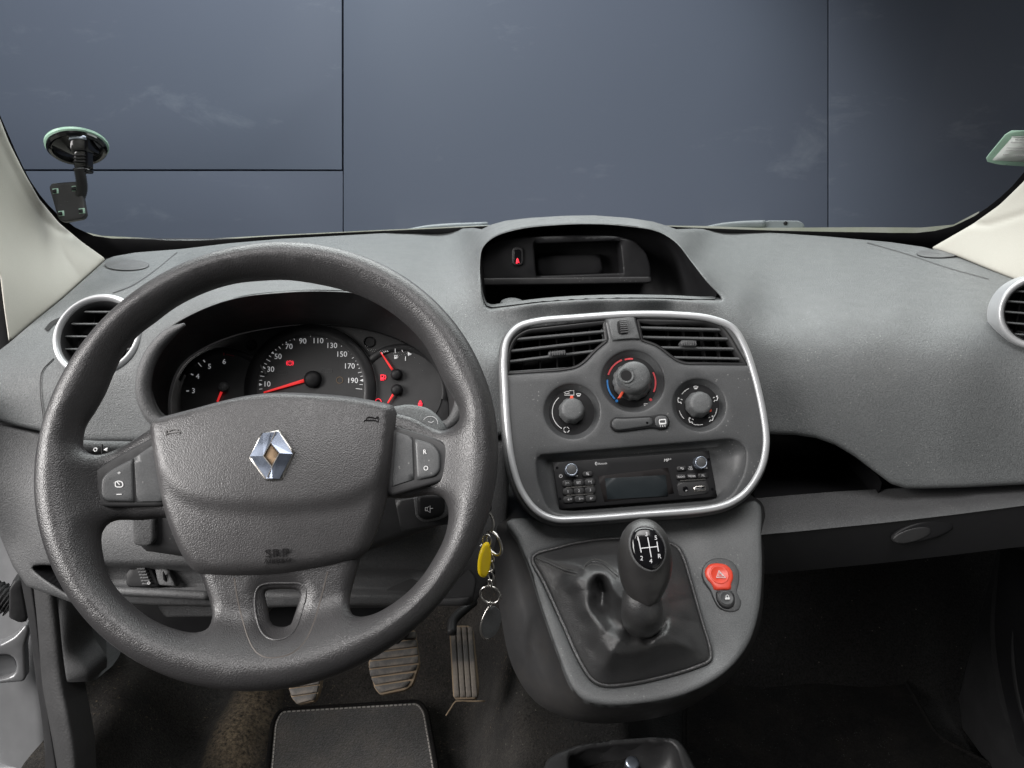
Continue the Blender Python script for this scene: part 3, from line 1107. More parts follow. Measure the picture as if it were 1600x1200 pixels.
pad_out = [(166, 405), (200, 399), (275, 393), (350, 384), (430, 377), (520, 372), (620, 366.5), (700, 362), (738, 359.5), (752, 362), (766, 355), (790, 348.5), (830, 344), (880, 341), (930, 340), (985, 344), (1025, 350),
           (1048, 357), (1062, 362), (1090, 360.5), (1140, 362), (1200, 366), (1300, 373), (1400, 382), (1455, 390), (1500, 402), (1548, 422), (1610, 447), (1720, 492), (1740, 600), (1740, 750),
           (1600, 757), (1510, 761.5), (1445, 763.5), (1415, 763), (1392, 756), (1365, 736), (1335, 713), (1305, 695), (1275, 684.5), (1240, 679.5), (1190, 678), (1100, 676), (900, 676), (800, 676), (740, 690),
           (640, 690), (300, 690), (140, 690), (0, 660), (-70, 660), (-70, 600), (14, 536), (50, 505), (96, 468), (150, 420)]
pad_ctl = [(166, 405, 1.24), (275, 393, 1.32), (430, 377, 1.40), (620, 366, 1.43), (715, 361, 1.43), (1110, 361, 1.43), (1200, 366, 1.42), (1300, 373, 1.39), (1400, 382, 1.34), (1455, 390, 1.28), (1548, 422, 1.14), (1610, 447, 1.05), (1740, 500, 0.96),
           # display hood
           (766, 355, 1.17), (800, 348, 1.15), (860, 342, 1.14), (930, 340, 1.14), (990, 344, 1.14), (1030, 352, 1.15), (900, 351, 1.05), (810, 357, 1.05), (1000, 355, 1.05), (757, 385, 1.04), (750, 420, 1.01), (1064, 386, 1.05), (1098, 425, 1.00), (1130, 468, 0.955),
           (757, 482, 0.955), (850, 476, 0.945), (950, 471, 0.940), (1050, 470, 0.940), (730, 380, 1.25), (722, 420, 1.09), (715, 460, 0.99), (1100, 390, 1.22), (1130, 420, 1.10), (1160, 460, 0.99),
           # passenger side
           *[(x, y, v - 0.00004 * (x - 1200)) for y, v, xs in ((400, 1.258, (1200, 1300, 1400)), (420, 1.178, (1200, 1300, 1400, 1480)), (440, 1.105, (1200, 1300, 1400, 1500)), (460, 1.040, (1200, 1300, 1400, 1520)), (480, 0.987, (1200, 1300, 1400, 1520)),
                                  (500, 0.949, (1200, 1300, 1400, 1520)), (520, 0.924, (1220, 1300, 1400, 1540)), (560, 0.892, (1220, 1300, 1400, 1560)), (600, 0.873, (1220, 1320, 1440, 1580)), (650, 0.858, (1240, 1340, 1460, 1600)), (700, 0.846, (1360, 1480, 1620)), (755, 0.834, (1430, 1520, 1620))) for x in xs],
           (1740, 700, 0.81), (1740, 560, 0.86),
           # round the stack
           (785, 490, 0.95), (780, 560, 0.885), (770, 640, 0.862), (900, 600, 0.90), (1100, 600, 0.90), (1000, 676, 0.88),
           # driver side: hood over the cluster, end of the dashboard
           (470, 450, 0.915), (360, 460, 0.905), (580, 456, 0.93), (640, 478, 0.935), (280, 492, 0.89), (235, 545, 0.865), (222, 610, 0.845), (720, 600, 0.865), (690, 515, 0.915), (470, 425, 1.03), (330, 430, 1.04), (620, 425, 1.06), (680, 440, 1.04), (470, 395, 1.26), (640, 390, 1.27),
           (240, 430, 1.10), (120, 470, 1.04), (190, 470, 0.985), (157, 526, 0.90), (60, 530, 0.93), (20, 560, 0.89), (60, 620, 0.85), (0, 660, 0.83), (-70, 640, 0.80), (150, 640, 0.845), (200, 690, 0.835), (450, 690, 0.84), (700, 690, 0.85)]
pad_depth = TPS(pad_ctl, 2e-4)
clus_hole = spline([(222, 612), (226, 575), (240, 542), (262, 516), (310, 487), (370, 466.5), (440, 458), (510, 456), (570, 461), (640, 482), (690, 517), (715, 568), (722, 620), (712, 655), (670, 676), (480, 682), (290, 676), (240, 658)], True, 5)
cubby_hole = spline([(750, 412), (754, 388), (770, 372), (805, 359.5), (860, 352.5), (920, 350.5), (980, 353.5), (1030, 363), (1058, 381), (1080, 409), (1104, 440), (1128, 468), (1118, 470.5), (1040, 468), (940, 468), (850, 473), (785, 481), (762, 482), (755, 470), (751, 440)], True, 4)
pv1 = circle((157, 526), 62, 56, ry=56)
sheet('dash_pad', pad_out, [clus_hole, cubby_hole, pv1], pad_depth, M['dash'], dash, r=7, R=0.007, wall=0.025, sp=10)

# seams and tweeter covers let into the pad
def on_pad(px, lift=0.0):
    px = np.asarray(px, float)
    return at(px, pad_depth(px) - lift)


def pad_line(name, px, w, matl, lift=0.001, k=6):
    p = spline(px, False, k)
    t = np.gradient(p, axis=0)
    t /= np.linalg.norm(t, axis=1)[:, None]
    m = np.stack([-t[:, 1], t[:, 0]], 1) * w / 2
    return loft(name, [on_pad(p - m, lift), on_pad(p + m, lift)], matl, dash, closed=False, smooth_shade=False)


pad_line('seam', [(277, 394), (240, 424), (205, 447), (176, 458)], 1.6, M['dark'], 0.0012)
pad_line('seam', [(1355, 379), (1420, 398), (1480, 418), (1545, 436)], 1.6, M['dark'], 0.0012)
pad_line('seam', [(84, 560), (66, 580), (63, 610), (68, 655)], 1.6, M['black'], 0.0012)
for cx, cy, rx, ry in ((198, 414, 35, 8.5), (1466, 396, 34, 6.5)):
    e0 = circle((cx, cy), rx, 40, ry=ry)
    e1 = circle((cx, cy), rx * 0.93, 40, ry=ry * 0.9)
    e2 = circle((cx, cy), 1, 40, ry=0.4)
    loft('tweeter_cover', [on_pad(e0, 0.0), on_pad(e0, 0.006), on_pad(e1, 0.0075), on_pad(e2, 0.0085)], M['dash_low'], dash)

# recess behind the cluster opening and behind the display opening
cc = (480, 580)
face_loop = spline([(266, 640), (269, 606), (285, 571), (320, 544), (370, 524), (430, 512), (490, 507), (550, 511), (612, 526), (660, 552), (690, 590), (702, 636), (690, 690), (480, 705), (280, 690)], True, 5)
la, lb = radial(clus_hole, cc, 140), radial(face_loop, cc, 140)
IF = Frame(480, 590, 0.965, 22)
A3 = on_pad(la) + np.array([0, 0.010, 0])
B3 = IF.w(IF.uv(lb), 0.006)
loft('cluster_recess', [A3, A3 * 0.96 + B3 * 0.04, A3 * 0.5 + B3 * 0.5, B3], M['dark'], dash, flip=True)
# thick rolled lip of the hood on the left side of the opening
lip = on_pad(spline([(292, 676), (243, 655), (225, 618), (228, 577), (243, 545), (266, 520), (288, 507)], False, 6), -0.004)
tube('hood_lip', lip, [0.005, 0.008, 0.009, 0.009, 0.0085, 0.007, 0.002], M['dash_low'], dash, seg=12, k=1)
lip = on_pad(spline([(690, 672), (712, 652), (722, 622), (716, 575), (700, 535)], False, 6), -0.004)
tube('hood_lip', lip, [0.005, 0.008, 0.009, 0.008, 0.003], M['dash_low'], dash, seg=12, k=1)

ch = (900, 420)
l0 = radial(cubby_hole, ch, 140)
A4 = on_pad(l0) + np.array([0, 0.010, 0])
back = A4.copy()
back[:, 1] = 1.125
back[:, 0] = 0.085 + (A4[:, 0] - 0.085) * 0.97
low_ = smooth(425, 470, l0[:, 1])
back[:, 2] -= 0.012 + 0.05 * low_
A4m = A4 * 0.9 + back * 0.1
A4m[:, 2] -= 0.025 * low_
loft('display_recess', [A4, A4m, back], M['black'], dash, flip=True, cap1=True)
DF = Frame(880, 410, 1.075, 12, 0, 1)
disp = [(749, 447), (750, 415), (760, 383), (779, 373), (824, 369.5), (900, 367.5), (967, 369), (995, 377.5), (1011, 396), (1017, 416), (1018.5, 443)]
win = fillet([(834, 431), (834, 377), (973, 376), (974, 430)], 4)
plate('display_housing', DF, DF.uv(fillet(disp, 7)), M['black'], dash, holes=[DF.uv(win)], r=0.003, depth=0.05, sp=0.012)
plate('display_panel', DF.moved(-0.045), DF.uv(fillet([(825, 440), (825, 370), (985, 370), (985, 438)], 3), -0.045), M['black'], dash, r=0.001, depth=0.002, sp=0.02)
plate('display_block', DF.moved(-0.028), DF.uv(fillet([(838, 432), (838, 396), (941, 397), (944, 431)], 3), -0.028), M['black'], dash, r=0.003, depth=0.02, sp=0.012)
plate('shelf_lip', DF.moved(0.004), DF.uv(fillet([(750, 446), (750, 434), (1017, 432), (1018, 442)], 3)), M['dark'], dash, r=0.002, depth=0.03, sp=0.004)
wb = plate('warning_lamp_bezel', DF.moved(0.0035), DF.uv(fillet([(800, 415), (800, 386), (817.5, 386), (817.5, 415)], 8)), M['dark'], dash, r=0.0015, depth=0.004, sp=0.004)
plate('lamp_window', DF.moved(0.0042), DF.uv(fillet([(803, 412), (803, 389.5), (814.5, 389.5), (814.5, 412)], 5)), M['gloss'], wb, r=0.0005, depth=0.001, sp=0.004)
LW = DF.moved(0.005)
plate('lamp_symbol', LW, LW.uv([(806, 411.5), (807, 405), (808.6, 403), (810, 405), (812, 411.5), (809.5, 410), (808.5, 412)]), M['red'], wb, r=0, depth=0.0004, sp=0.003)
RW = Frame(1065, 440, 1.0, 20, -35)
pad_line('recess_seam', [(1020, 441.5), (1055, 432), (1092, 423)], 1.4, M['gloss'], 0.0) if False else None
blob('shelf_bump', at1(800, 474, 0.995), [(0.016, 0, 0), (0, 0.012, 0.002), (0, 0, 0.006)], M['dash'], dash)


# ---- round vents at both ends
def round_vent(F, px_c, R0, R1, slat_y, tip, depth=0.02, base=None):
    c = F.uv1(*px_c)
    ring = lathe('vent_ring', F, c, ([base] if base else []) + [(R0, -0.012), (R0, 0.004), (R0 * 0.985, 0.008), (R0 * 0.95, 0.0105), (R0 * 0.90, 0.0105), (R1 * 1.04, 0.007), (R1 * 1.02, 0.002)], M['silver'], dash, seg=72, cap=False, sharp=None)
    lathe('vent_sleeve', F, c, [(R1 * 1.025, 0.004), (R1 * 1.0, 0.005), (R1 * 0.97, 0.001), (R1 * 0.96, -0.03)], M['dark'], ring, seg=60, cap=False)
    lathe('vent_back', F, c, [(R1, -0.028), (0.001, -0.028)], M['black'], ring, seg=48)
    for k in slat_y:
        v = k * R1
        x = math.sqrt(max(R1 * R1 * 0.93 - v * v, 0))
        A_, B_ = F.w([(c[0] - x, c[1] + v)], -0.006)[0], F.w([(c[0] + x, c[1] + v)], -0.006)[0]
        bar('slat', A_, B_, F.n - tip * F.v, 0.012, 0.0022, M['dash'], ring)
    for k in (-0.45, 0.0, 0.45):
        u = k * R1
        y = math.sqrt(max(R1 * R1 * 0.9 - u * u, 0))
        A_, B_ = F.w([(c[0] + u, c[1] - y)], -0.020)[0], F.w([(c[0] + u, c[1] + y)], -0.020)[0]
        bar('fin', A_, B_, F.n, 0.010, 0.0016, M['black'], ring)
    return ring


V1 = Frame(157, 526, 0.893, 38, 0, 0)
w1 = np.linalg.norm(V1.uv1(226, 526) - V1.uv1(88, 526)) / 2
round_vent(V1, (157, 526), w1, w1 * 0.83, (0.78, 0.42, 0.05, -0.32, -0.68), 0.30)
V2 = Frame(1622, 488, 0.895, 16, -20, 0)
w2 = np.linalg.norm(V2.uv1(1622, 549) - V2.uv1(1622, 432)) / 2
round_vent(V2, (1622, 488), w2, w2 * 0.80, (0.66, 0.30, -0.06, -0.42, -0.78), 0.0, base=(w2 * 1.045, -0.03))
# dark gap beside the left vent
pad_line('vent_gap', [(72, 516), (82, 505), (103, 496)], 7, M['black'], 0.002)

# ---- seams on the driver's end and the lower dashboard
lo_out = [(-70, 663), (0, 663), (140, 692), (300, 694), (640, 694), (790, 694), (795, 780), (785, 880), (740, 945), (640, 946), (540, 946), (400, 950), (330, 948), (240, 946), (190, 944), (165, 962), (100, 937), (42, 916), (20, 885), (0, 838), (-25, 770), (-70, 720)]
lo_ctl = [(-70, 663, 0.80), (0, 663, 0.832), (150, 692, 0.835), (450, 694, 0.84), (790, 694, 0.85), (0, 760, 0.80), (150, 780, 0.785), (300, 780, 0.785), (500, 780, 0.79), (780, 780, 0.815),
          (20, 850, 0.79), (100, 860, 0.755), (200, 860, 0.75), (300, 865, 0.75), (500, 870, 0.755), (700, 870, 0.77), (780, 870, 0.80), (60, 915, 0.765), (160, 930, 0.745), (260, 930, 0.74), (400, 935, 0.745), (600, 935, 0.755), (740, 935, 0.79)]
lo_tps = TPS(lo_ctl)


def lo_depth(px):
    Y = lo_tps(px)
    y = px[:, 1]
    ledge = 884 + 0.02 * (px[:, 0] - 230)
    inb = smooth(120, 175, px[:, 0]) * (1 - smooth(640, 690, px[:, 0]))
    Y = Y + inb * 0.018 * smooth(ledge - 2, ledge + 6, y) * (1 - smooth(ledge + 30, ledge + 38, y))
    return Y


pocket = spline([(52, 887), (60, 883.5), (82, 883.5), (112, 885), (118, 905), (125, 930), (108, 928), (88, 916), (66, 901)], True, 4)
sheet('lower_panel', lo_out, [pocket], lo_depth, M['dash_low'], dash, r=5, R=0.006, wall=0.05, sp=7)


def on_low(px, lift=0.0):
    px = np.asarray(px, float)
    return at(px, lo_depth(px) - lift)


pk = radial(pocket, (88, 903), 60)
A5 = on_low(pk, -0.004)
B5 = A5 + np.array([0, 0.05, -0.004])
loft('pocket_recess', [A5, B5], M['black'], dash, flip=True, cap1=True)
# dimmer switch in its recess, column slots, knee block
DM = Frame(235, 902, 0.752, 28)
dm = plate('dimmer_switch', DM, DM.uv(fillet([(196, 918), (196, 889), (236, 886), (250, 918)], [9, 9, 4, 4])), M['black'], dash, r=0.002, depth=0.004, sp=0.006)
for k in range(6):
    y = 888.5 + k * 4.6
    A_, B_ = DM.w(DM.uv([(217 + k * 1.6, y), (229 + k * 1.8, y - 0.5)]), 0.002)
    bar('tooth', A_, B_, DM.n, 0.006, 0.0022, M['dash_low'], dm)
text('switch_symbol', DM.moved(0.0062), DM.uv1(233, 911, 0.006), 'D', 0.003, M['white'], dm)
plate('blanking_plug', DM.moved(0.001), DM.uv(fillet([(247, 914), (242, 888), (262, 889), (276, 917)], 3)), M['dash_low'], dash, r=0.002, depth=0.006, sp=0.006)
pl_ = at(spline([(255, 893), (258, 904), (268, 916)], False, 6), lo_depth(np.array([(258, 904)]))[0] - 0.01)
tube('slot', pl_, [0.0006, 0.0022, 0.0010], M['black'], dash, seg=6, k=1)
ridge = on_low(spline([(150, 921), (200, 924), (260, 927), (330, 931)], False, 6), 0.002)
tube('ridge', ridge, 0.005, M['dash_low'], dash, seg=10, k=1)
KB = Frame(290, 955, 0.77, 15)
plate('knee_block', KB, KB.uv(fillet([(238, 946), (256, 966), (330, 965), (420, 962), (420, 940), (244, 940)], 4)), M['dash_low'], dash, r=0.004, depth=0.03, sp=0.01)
KB2 = Frame(600, 915, 0.775, 22)
plate('knee_panel', KB2, KB2.uv(fillet([(538, 946), (545, 905), (560, 874), (640, 872), (720, 872), (745, 905), (738, 946)], 5)), M['dark'], dash,
      holes=[KB2.uv(fillet([(556, 936), (567, 884), (604, 882), (580, 936)], 4))], r=0.003, depth=0.03, sp=0.012)
plate('recess_back', KB2.moved(-0.03), KB2.uv(fillet([(548, 942), (556, 878), (612, 876), (600, 942)], 4)), M['black'], dash, r=0, depth=0.002, sp=0.02)
plate('lower_edge', KB2.moved(0.004), KB2.uv(fillet([(536, 950), (540, 934), (735, 932), (730, 950)], 4)), M['dark'], dash, r=0.004, depth=0.03, sp=0.012)

KB3 = Frame(380, 970, 0.82, 12)
plate('lower_shield', KB3, KB3.uv(fillet([(190, 1000), (185, 935), (740, 930), (735, 950), (600, 955), (560, 1000)], 6)), M['black'], dash, r=0.003, depth=0.03, sp=0.02)  # black sheet added to stand for the darkness under the dashboard

# ---- passenger side: shelf recess and glove box
sh = spline([(1180, 684), (1190, 680), (1240, 681), (1275, 686), (1305, 697), (1335, 715), (1365, 738), (1378, 752), (1366, 778), (1300, 785), (1230, 792), (1186, 796), (1178, 740)], True, 4)
lsh = radial(sh, (1255, 735), 80)
A6 = at(lsh, np.interp(lsh[:, 1], [680, 785], [0.872, 0.845]))
B6 = A6 + np.array([0.0, 0.13, 0.0])
B6[:, 2] = 0.60 + (B6[:, 2] - 0.60) * 0.9 - 0.015
loft('shelf_recess', [A6, A6 * 0.8 + B6 * 0.2, B6], M['black'], dash, flip=True, cap1=True)
gb = at([(1183, 784), (1240, 779), (1310, 773.5), (1380, 769.5), (1420, 768), (1500, 764.5), (1600, 759), (1740, 752)], 0.85)
gb1 = at([(1183, 836), (1240, 831), (1310, 824), (1380, 817), (1420, 812.5), (1500, 803), (1600, 790), (1740, 774)], [0.795, 0.795, 0.794, 0.792, 0.79, 0.788, 0.782, 0.77])
gb2 = gb1 + np.array([0, 0.006, -0.060])
gb3 = gb1 + np.array([0, 0.26, -0.075])
loft('shelf_floor', [gb + np.array([0, 0.12, -0.006]), gb + np.array([0, 0.004, -0.004])], M['black'], dash, closed=False)
loft('shelf_edge', [gb + np.array([0, 0.008, 0.0005]), gb, gb * 0.93 + gb1 * 0.07, gb * 0.06 + gb1 * 0.94, gb1], M['dash_low'], dash, closed=False)
glove = loft('glove_box', [gb1 + np.array([0, 0.002, -0.001]), gb1 * 0.5 + gb2 * 0.5, gb2, gb2 * 0.9 + gb3 * 0.1, gb3], M['black'], dash, closed=False, sharp=40)
HF = Frame(1445, 830, 0.790, 8, 0, 3)
eh = circle((0, 0), 0.037, 40, ry=0.0125)
ca_, sa_ = math.cos(0.20), math.sin(0.20)
eh = np.stack([eh[:, 0] * ca_ - eh[:, 1] * sa_, eh[:, 0] * sa_ + eh[:, 1] * ca_], 1) + HF.uv1(1445, 830)
plate('handle', HF.moved(0.0008), eh, M['black'], glove, r=0.003, depth=0.008, sp=0.006)
eh2 = (eh - eh.mean(0)) * np.array([0.62, 0.7]) + HF.uv1(1425, 836)
plate('handle_grip', HF.moved(0.0016), eh2, M['dark'], glove, r=0.002, depth=0.004, sp=0.005)

# ================================================================ instrument cluster
clu = thing('instrument_cluster', IF.O, 'black instrument cluster with speedometer and red warning lights behind the steering wheel', 'instruments')
plate('face_panel', IF, IF.uv(face_loop), M['dark'], clu, r=0.002, depth=0.02, sp=0.02)
S_ = IF.s


def arcband(name, c_px, r_out, r_in, a0, a1, matl, parent, h=0.0012, n=48):
    c = IF.uv1(*c_px)
    a = np.radians(np.linspace(a0, a1, n))
    o = np.stack([c[0] + r_out * S_ * np.cos(a), c[1] + r_out * S_ * np.sin(a)], 1)
    i = np.stack([c[0] + r_in * S_ * np.cos(a), c[1] + r_in * S_ * np.sin(a)], 1)
    e = np.stack([c[0] + (r_out - 1.5) * S_ * np.cos(a), c[1] + (r_out - 1.5) * S_ * np.sin(a)], 1)
    return loft(name, [IF.w(o, 0.0002), IF.w(e, h), IF.w(i, h * 0.4)], matl, parent, closed=False)


def dial_disc(name, c_px, r_px, matl, parent, h):
    c = IF.uv1(*c_px)
    return lathe(name, IF, c, [(r_px * S_, 0.0), (r_px * S_, h), (0.0005, h)], matl, parent, seg=72, sharp=30)


M['dialface'] = mat('dial_face', (0.040, 0.040, 0.041), 0.5, grain=500, amount=0.05)
M['dialring'] = mat('dial_ring', (0.012, 0.012, 0.013), 0.4)
sp_ = dial_disc('speedometer', (487, 607), 85, M['dialface'], clu, 0.0022)
arcband('bezel', (486, 609), 103, 84, -30, 210, M['dialring'], sp_, 0.0075, 90)
ribbon('bezel_edge', IF, circle(IF.uv1(486, 609), 102.5 * S_, 90, math.radians(-20), math.radians(200)), 0.0012, M['dash'], sp_, 0.0014, 0.0008)
tach = dial_disc('rev_counter', (350, 618), 66, M['dialface'], clu, 0.0016)
arcband('bezel', (351, 620), 77, 67, 28, 150, M['dialring'], tach, 0.004)
ribbon('bezel_edge', IF, circle(IF.uv1(351, 620), 77 * S_, 60, math.radians(30), math.radians(160)), 0.0009, M['dash'], tach, 0.0012, 0.0008)
fuel = dial_disc('fuel_gauge', (628, 612), 63, M['dialface'], clu, 0.0014)
arcband('bezel', (627, 612), 75, 64, -10, 150, M['dialring'], fuel, 0.004)
for x, y in ((393, 539), (577, 534.5)):
    c = IF.uv1(x, y)
    lathe('dimple', IF, c, [(9 * S_, 0.0004), (8.4 * S_, 0.0022), (7.4 * S_, 0.0018), (6.5 * S_, 0.0006), (0.0004, 0.0004)], M['black'], clu, seg=28)

HD = 0.0027
for s, x, y in (('10', 419, 600), ('30', 424, 577), ('50', 435.5, 557), ('70', 452.5, 541.5), ('90', 474, 533), ('110', 498.5, 532.5), ('130', 520, 540), ('150', 535.5, 553.5), ('170', 547.5, 572), ('190', 552.5, 594.5)):
    text('numeral', IF, IF.uv1(x, y), s, 8.2 * S_, M['dial_white'], sp_, HD, 0.0002)
mk = np.array([(408, 601), (413.5, 575), (427, 551.5), (447.5, 534), (472.5, 523.5), (499.5, 522.5), (525, 531), (546.5, 547.5), (560.5, 569.5), (566, 594.5)])
cen = np.array([487.0, 600.0])
for q in mk:
    d_ = (cen - q) / np.linalg.norm(cen - q)
    m_ = np.array([-d_[1], d_[0]])
    plate('marker', IF, IF.uv([q - d_ * 2 + m_ * 2.2, q + d_ * 3, q - d_ * 2 - m_ * 2.2]), M['dial_white'], sp_, h=HD, r=0, depth=0.0003, sp=0.01)
for i in range(9):
    for f, l in ((0.25, 2.2), (0.5, 5.0), (0.75, 2.2)):
        q = mk[i] * (1 - f) + mk[i + 1] * f
        q = q + (q - cen) / np.linalg.norm(q - cen) * (1.6 if f == 0.5 else 1.1)
        d_ = (cen - q) / np.linalg.norm(cen - q)
        ribbon('tick', IF, IF.uv([q - d_ * 2, q + d_ * l]), 0.8 * S_, M['dial_white'], sp_, HD, 0.0001)
for q, l in (((564.5, 608), 8), ((565.5, 601), 3), ((408, 608), 3)):
    q = np.array(q)
    d_ = (cen - q) / np.linalg.norm(cen - q)
    ribbon('tick', IF, IF.uv([q - d_ * 2, q + d_ * l]), 0.8 * S_, M['dial_white'], sp_, HD, 0.0001)
for s, x, y in (('3', 303.5, 610.5), ('4', 310, 588), ('5', 328.5, 572.5), ('6', 351.5, 565)):
    text('numeral', IF, IF.uv1(x, y), s, 7.6 * S_, M['dial_white'], tach, HD, 0.0002)
tm = np.array([(294, 611), (301, 585), (320, 564), (351, 553)])
tcn = np.array([350.0, 607.0])
for i, q in enumerate(tm):
    d_ = (tcn - q) / np.linalg.norm(tcn - q)
    ribbon('tick', IF, IF.uv([q - d_ * 1.5, q + d_ * 2.5]), 1.6 * S_, M['redpaint'] if i == 3 else M['dial_white'], tach, HD, 0.0001)
ribbon('tick', IF, IF.uv([(311, 567), (316, 573)]), 0.9 * S_, M['dial_white'], tach, HD, 0.0001)
ribbon('red_zone', IF, circle(IF.uv1(350, 607), 53 * S_, 8, math.radians(72), math.radians(86)), 0.9 * S_, M['redpaint'], tach, HD, 0.0001)
text('numeral', IF, IF.uv1(634, 560.5), '1', 7 * S_, M['dial_white'], fuel, HD, 0.0002)
for a, b, w_ in (((618, 545), (618, 552), 1.0), ((628.5, 547), (629.5, 550), 0.9), ((597, 550.5), (598.5, 553), 0.8), ((600, 549.3), (601, 551.5), 0.8), ((603, 548.5), (603.6, 550.5), 0.8), ((606, 547.8), (606.5, 550), 0.8)):
    ribbon('tick', IF, IF.uv([a, b]), w_ * S_, M['dial_white'], fuel, HD, 0.0001)
plate('marker', IF, IF.uv([(637.5, 550), (644, 553.5), (638, 556.5)]), M['dial_white'], fuel, h=HD, r=0, depth=0.0003, sp=0.01)


def pump(x, y, k, matl, parent):
    b_ = [(-3, 4), (-3, -4), (2, -4), (2, 4)]
    plate('pump_symbol', IF, IF.uv([(x + k * a, y + k * c) for a, c in b_]), matl, parent, holes=[IF.uv([(x + k * a, y + k * c) for a, c in ((-1.8, -0.5), (-1.8, -2.8), (0.9, -2.8), (0.9, -0.5))])], h=HD, r=0, depth=0.0003, sp=0.01)
    ribbon('pump_hose', IF, IF.uv([(x + k * a, y + k * c) for a, c in ((2, 1), (3.6, 2.5), (4.2, 0), (4, -2.2), (2.8, -3.5))]), 0.9 * k * S_, matl, parent, HD, 0.0002)


pump(619, 558, 0.75, M['dial_white'], fuel)
pump(598.5, 590, 1.15, M['red'], fuel)
# lit brake symbol on the speedometer
wl_ = IF.uv1(454, 567.5)
ribbon('brake_symbol', IF, circle(wl_, 3.4 * S_, 28), 0.9 * S_, M['red'], sp_, HD, 0.0002, True)
for sgn in (-1, 1):
    a0 = 0 if sgn > 0 else math.pi
    ribbon('brake_symbol', IF, circle(wl_, 5.3 * S_, 12, a0 - 0.75, a0 + 0.75), 0.9 * S_, M['red'], sp_, HD, 0.0002)
text('brake_symbol', IF, wl_, '!', 4.0 * S_, M['red'], sp_, HD, 0.0002)
# belt and engine lamps
bl = IF.uv1(657, 631)
lathe('belt_lamp', IF, bl + np.array([0, 3.4 * S_]), [(1.9 * S_, HD), (0.0002, HD)], M['red'], fuel, seg=14)
plate('belt_lamp', IF, IF.uv(fillet([(654, 635), (653.5, 629.5), (657, 628.6), (660.5, 629.5), (660, 635)], 1)), M['red'], fuel, h=HD, r=0, depth=0.0003, sp=0.01)
ribbon('engine_lamp', IF, IF.uv([(587, 628), (588.5, 624), (592, 623), (595, 624.5), (596.5, 628)]), 1.0 * S_, M['red'], fuel, HD, 0.0002)
for x, y, w_ in ((440.5, 582.5, 17), (511, 579.5, 16)):
    ribbon('unlit_symbol', IF, IF.uv(fillet([(x - w_ / 2, y + 2.6), (x - w_ / 2, y - 2.6), (x + w_ / 2, y - 2.6), (x + w_ / 2, y + 2.6)], 1.5)), 0.6 * S_, M['dash_low'], sp_, HD, 0.0001, True)
ribbon('unlit_symbol', IF, circle(IF.uv1(531.5, 594), 5 * S_, 24), 0.8 * S_, M['rust'], sp_, HD, 0.0001, True)


def needle(tip, base, hub, r_hub, w0, w1, parent, hubmat):
    t_, b_ = IF.uv1(*tip), IF.uv1(*base)
    d_ = (t_ - b_) / np.linalg.norm(t_ - b_)
    m_ = np.array([-d_[1], d_[0]])
    plate('needle', IF, [b_ + m_ * w0 * S_, b_ - m_ * w0 * S_, t_ - m_ * w1 * S_, t_ + m_ * w1 * S_], M['needle'], parent, h=0.0062, r=0.0004, depth=0.001, sp=0.01)
    lathe('needle_hub', IF, IF.uv1(*hub), [(r_hub * S_, 0.002), (r_hub * S_, 0.006), (r_hub * 0.88 * S_, 0.009), (r_hub * 0.5 * S_, 0.0105), (0.0004, 0.011)], hubmat, parent, seg=32, sharp=None)


needle((414, 613.5), (478, 594.5), (490, 593), 13.5, 2.6, 1.2, sp_, M['black'])
needle((342, 628), (349, 611), (351.5, 605), 8, 1.8, 1.4, tach, M['dash_low'])
needle((596, 551), (614, 578), (620.5, 585.5), 9, 1.7, 0.8, fuel, M['black'])
needle((607, 630), (615.5, 616), (621, 609.5), 9, 1.7, 1.0, fuel, M['black'])

lens_o = IF.uv(face_loop, 0.016)
plate('clear_lens', IF, lens_o, M['lens'], clu, h=0.016, r=0, depth=0.001, sp=0.03)

# ================================================================ steering wheel
WH = Frame(426, 702, 0.647 * rays([(426, 702)])[0][1], 36, 4, 1.5)
wheel = thing('steering_wheel', WH.O, 'three-spoke dark leatherette steering wheel with chrome diamond emblem', 'steering wheel')
R_OUT = 0.190


def dish(uv):
    rho = np.linalg.norm(np.asarray(uv), axis=1)
    return -0.024 * smooth(0.176, 0.128, rho)


def wheel_uv(px, extra=0.0):
    h = np.zeros(len(px))
    for _ in range(5):
        uv = WH.uv(px, h + extra)
        h = dish(uv)
    return uv


top_open = [(128, 688), (132.5, 666), (148, 641), (163, 614), (176, 583), (191, 552), (213, 524), (240, 503), (274, 478), (318, 456), (364, 442), (410, 437), (446, 436), (492, 442), (539, 453), (576, 467), (610, 487), (640, 512), (662, 537), (679, 567),
            (695, 601), (709, 623), (717, 641), (717, 657), (706, 668), (690, 673), (671, 666), (647, 653), (618, 646), (560, 650), (430, 650), (300, 660), (250, 668), (234, 673), (206, 691), (179, 704.5), (155, 711), (139, 708), (129, 698)]
ll_open = [(270, 812), (220, 813), (178, 814), (164, 822), (157, 837), (159, 865), (166, 893), (179, 917), (203, 942), (231, 964), (262, 979), (296, 988), (314, 987), (327, 980), (332, 966), (330, 945), (321, 917), (312, 892), (300, 850)]
lr_open = [(590, 781), (634, 779), (677, 773), (692, 778), (699, 791), (700.5, 812), (693, 843), (677, 874), (656, 905), (631, 930), (603, 950), (582, 960), (563, 963.5), (551, 960), (546.5, 948), (548, 930), (556, 899), (566, 866), (580, 820)]
slot = [(415, 924), (430, 921), (448, 920.5), (465, 922), (469, 926), (468, 935), (459, 964), (454, 976), (446, 979), (434, 979), (424, 974), (419, 952)]
opens = [wheel_uv(spline(o, True, 4)) for o in (top_open, ll_open, lr_open)] + [wheel_uv(spline(slot, True, 4))]
out_c = circle((0, 0), R_OUT, 260)


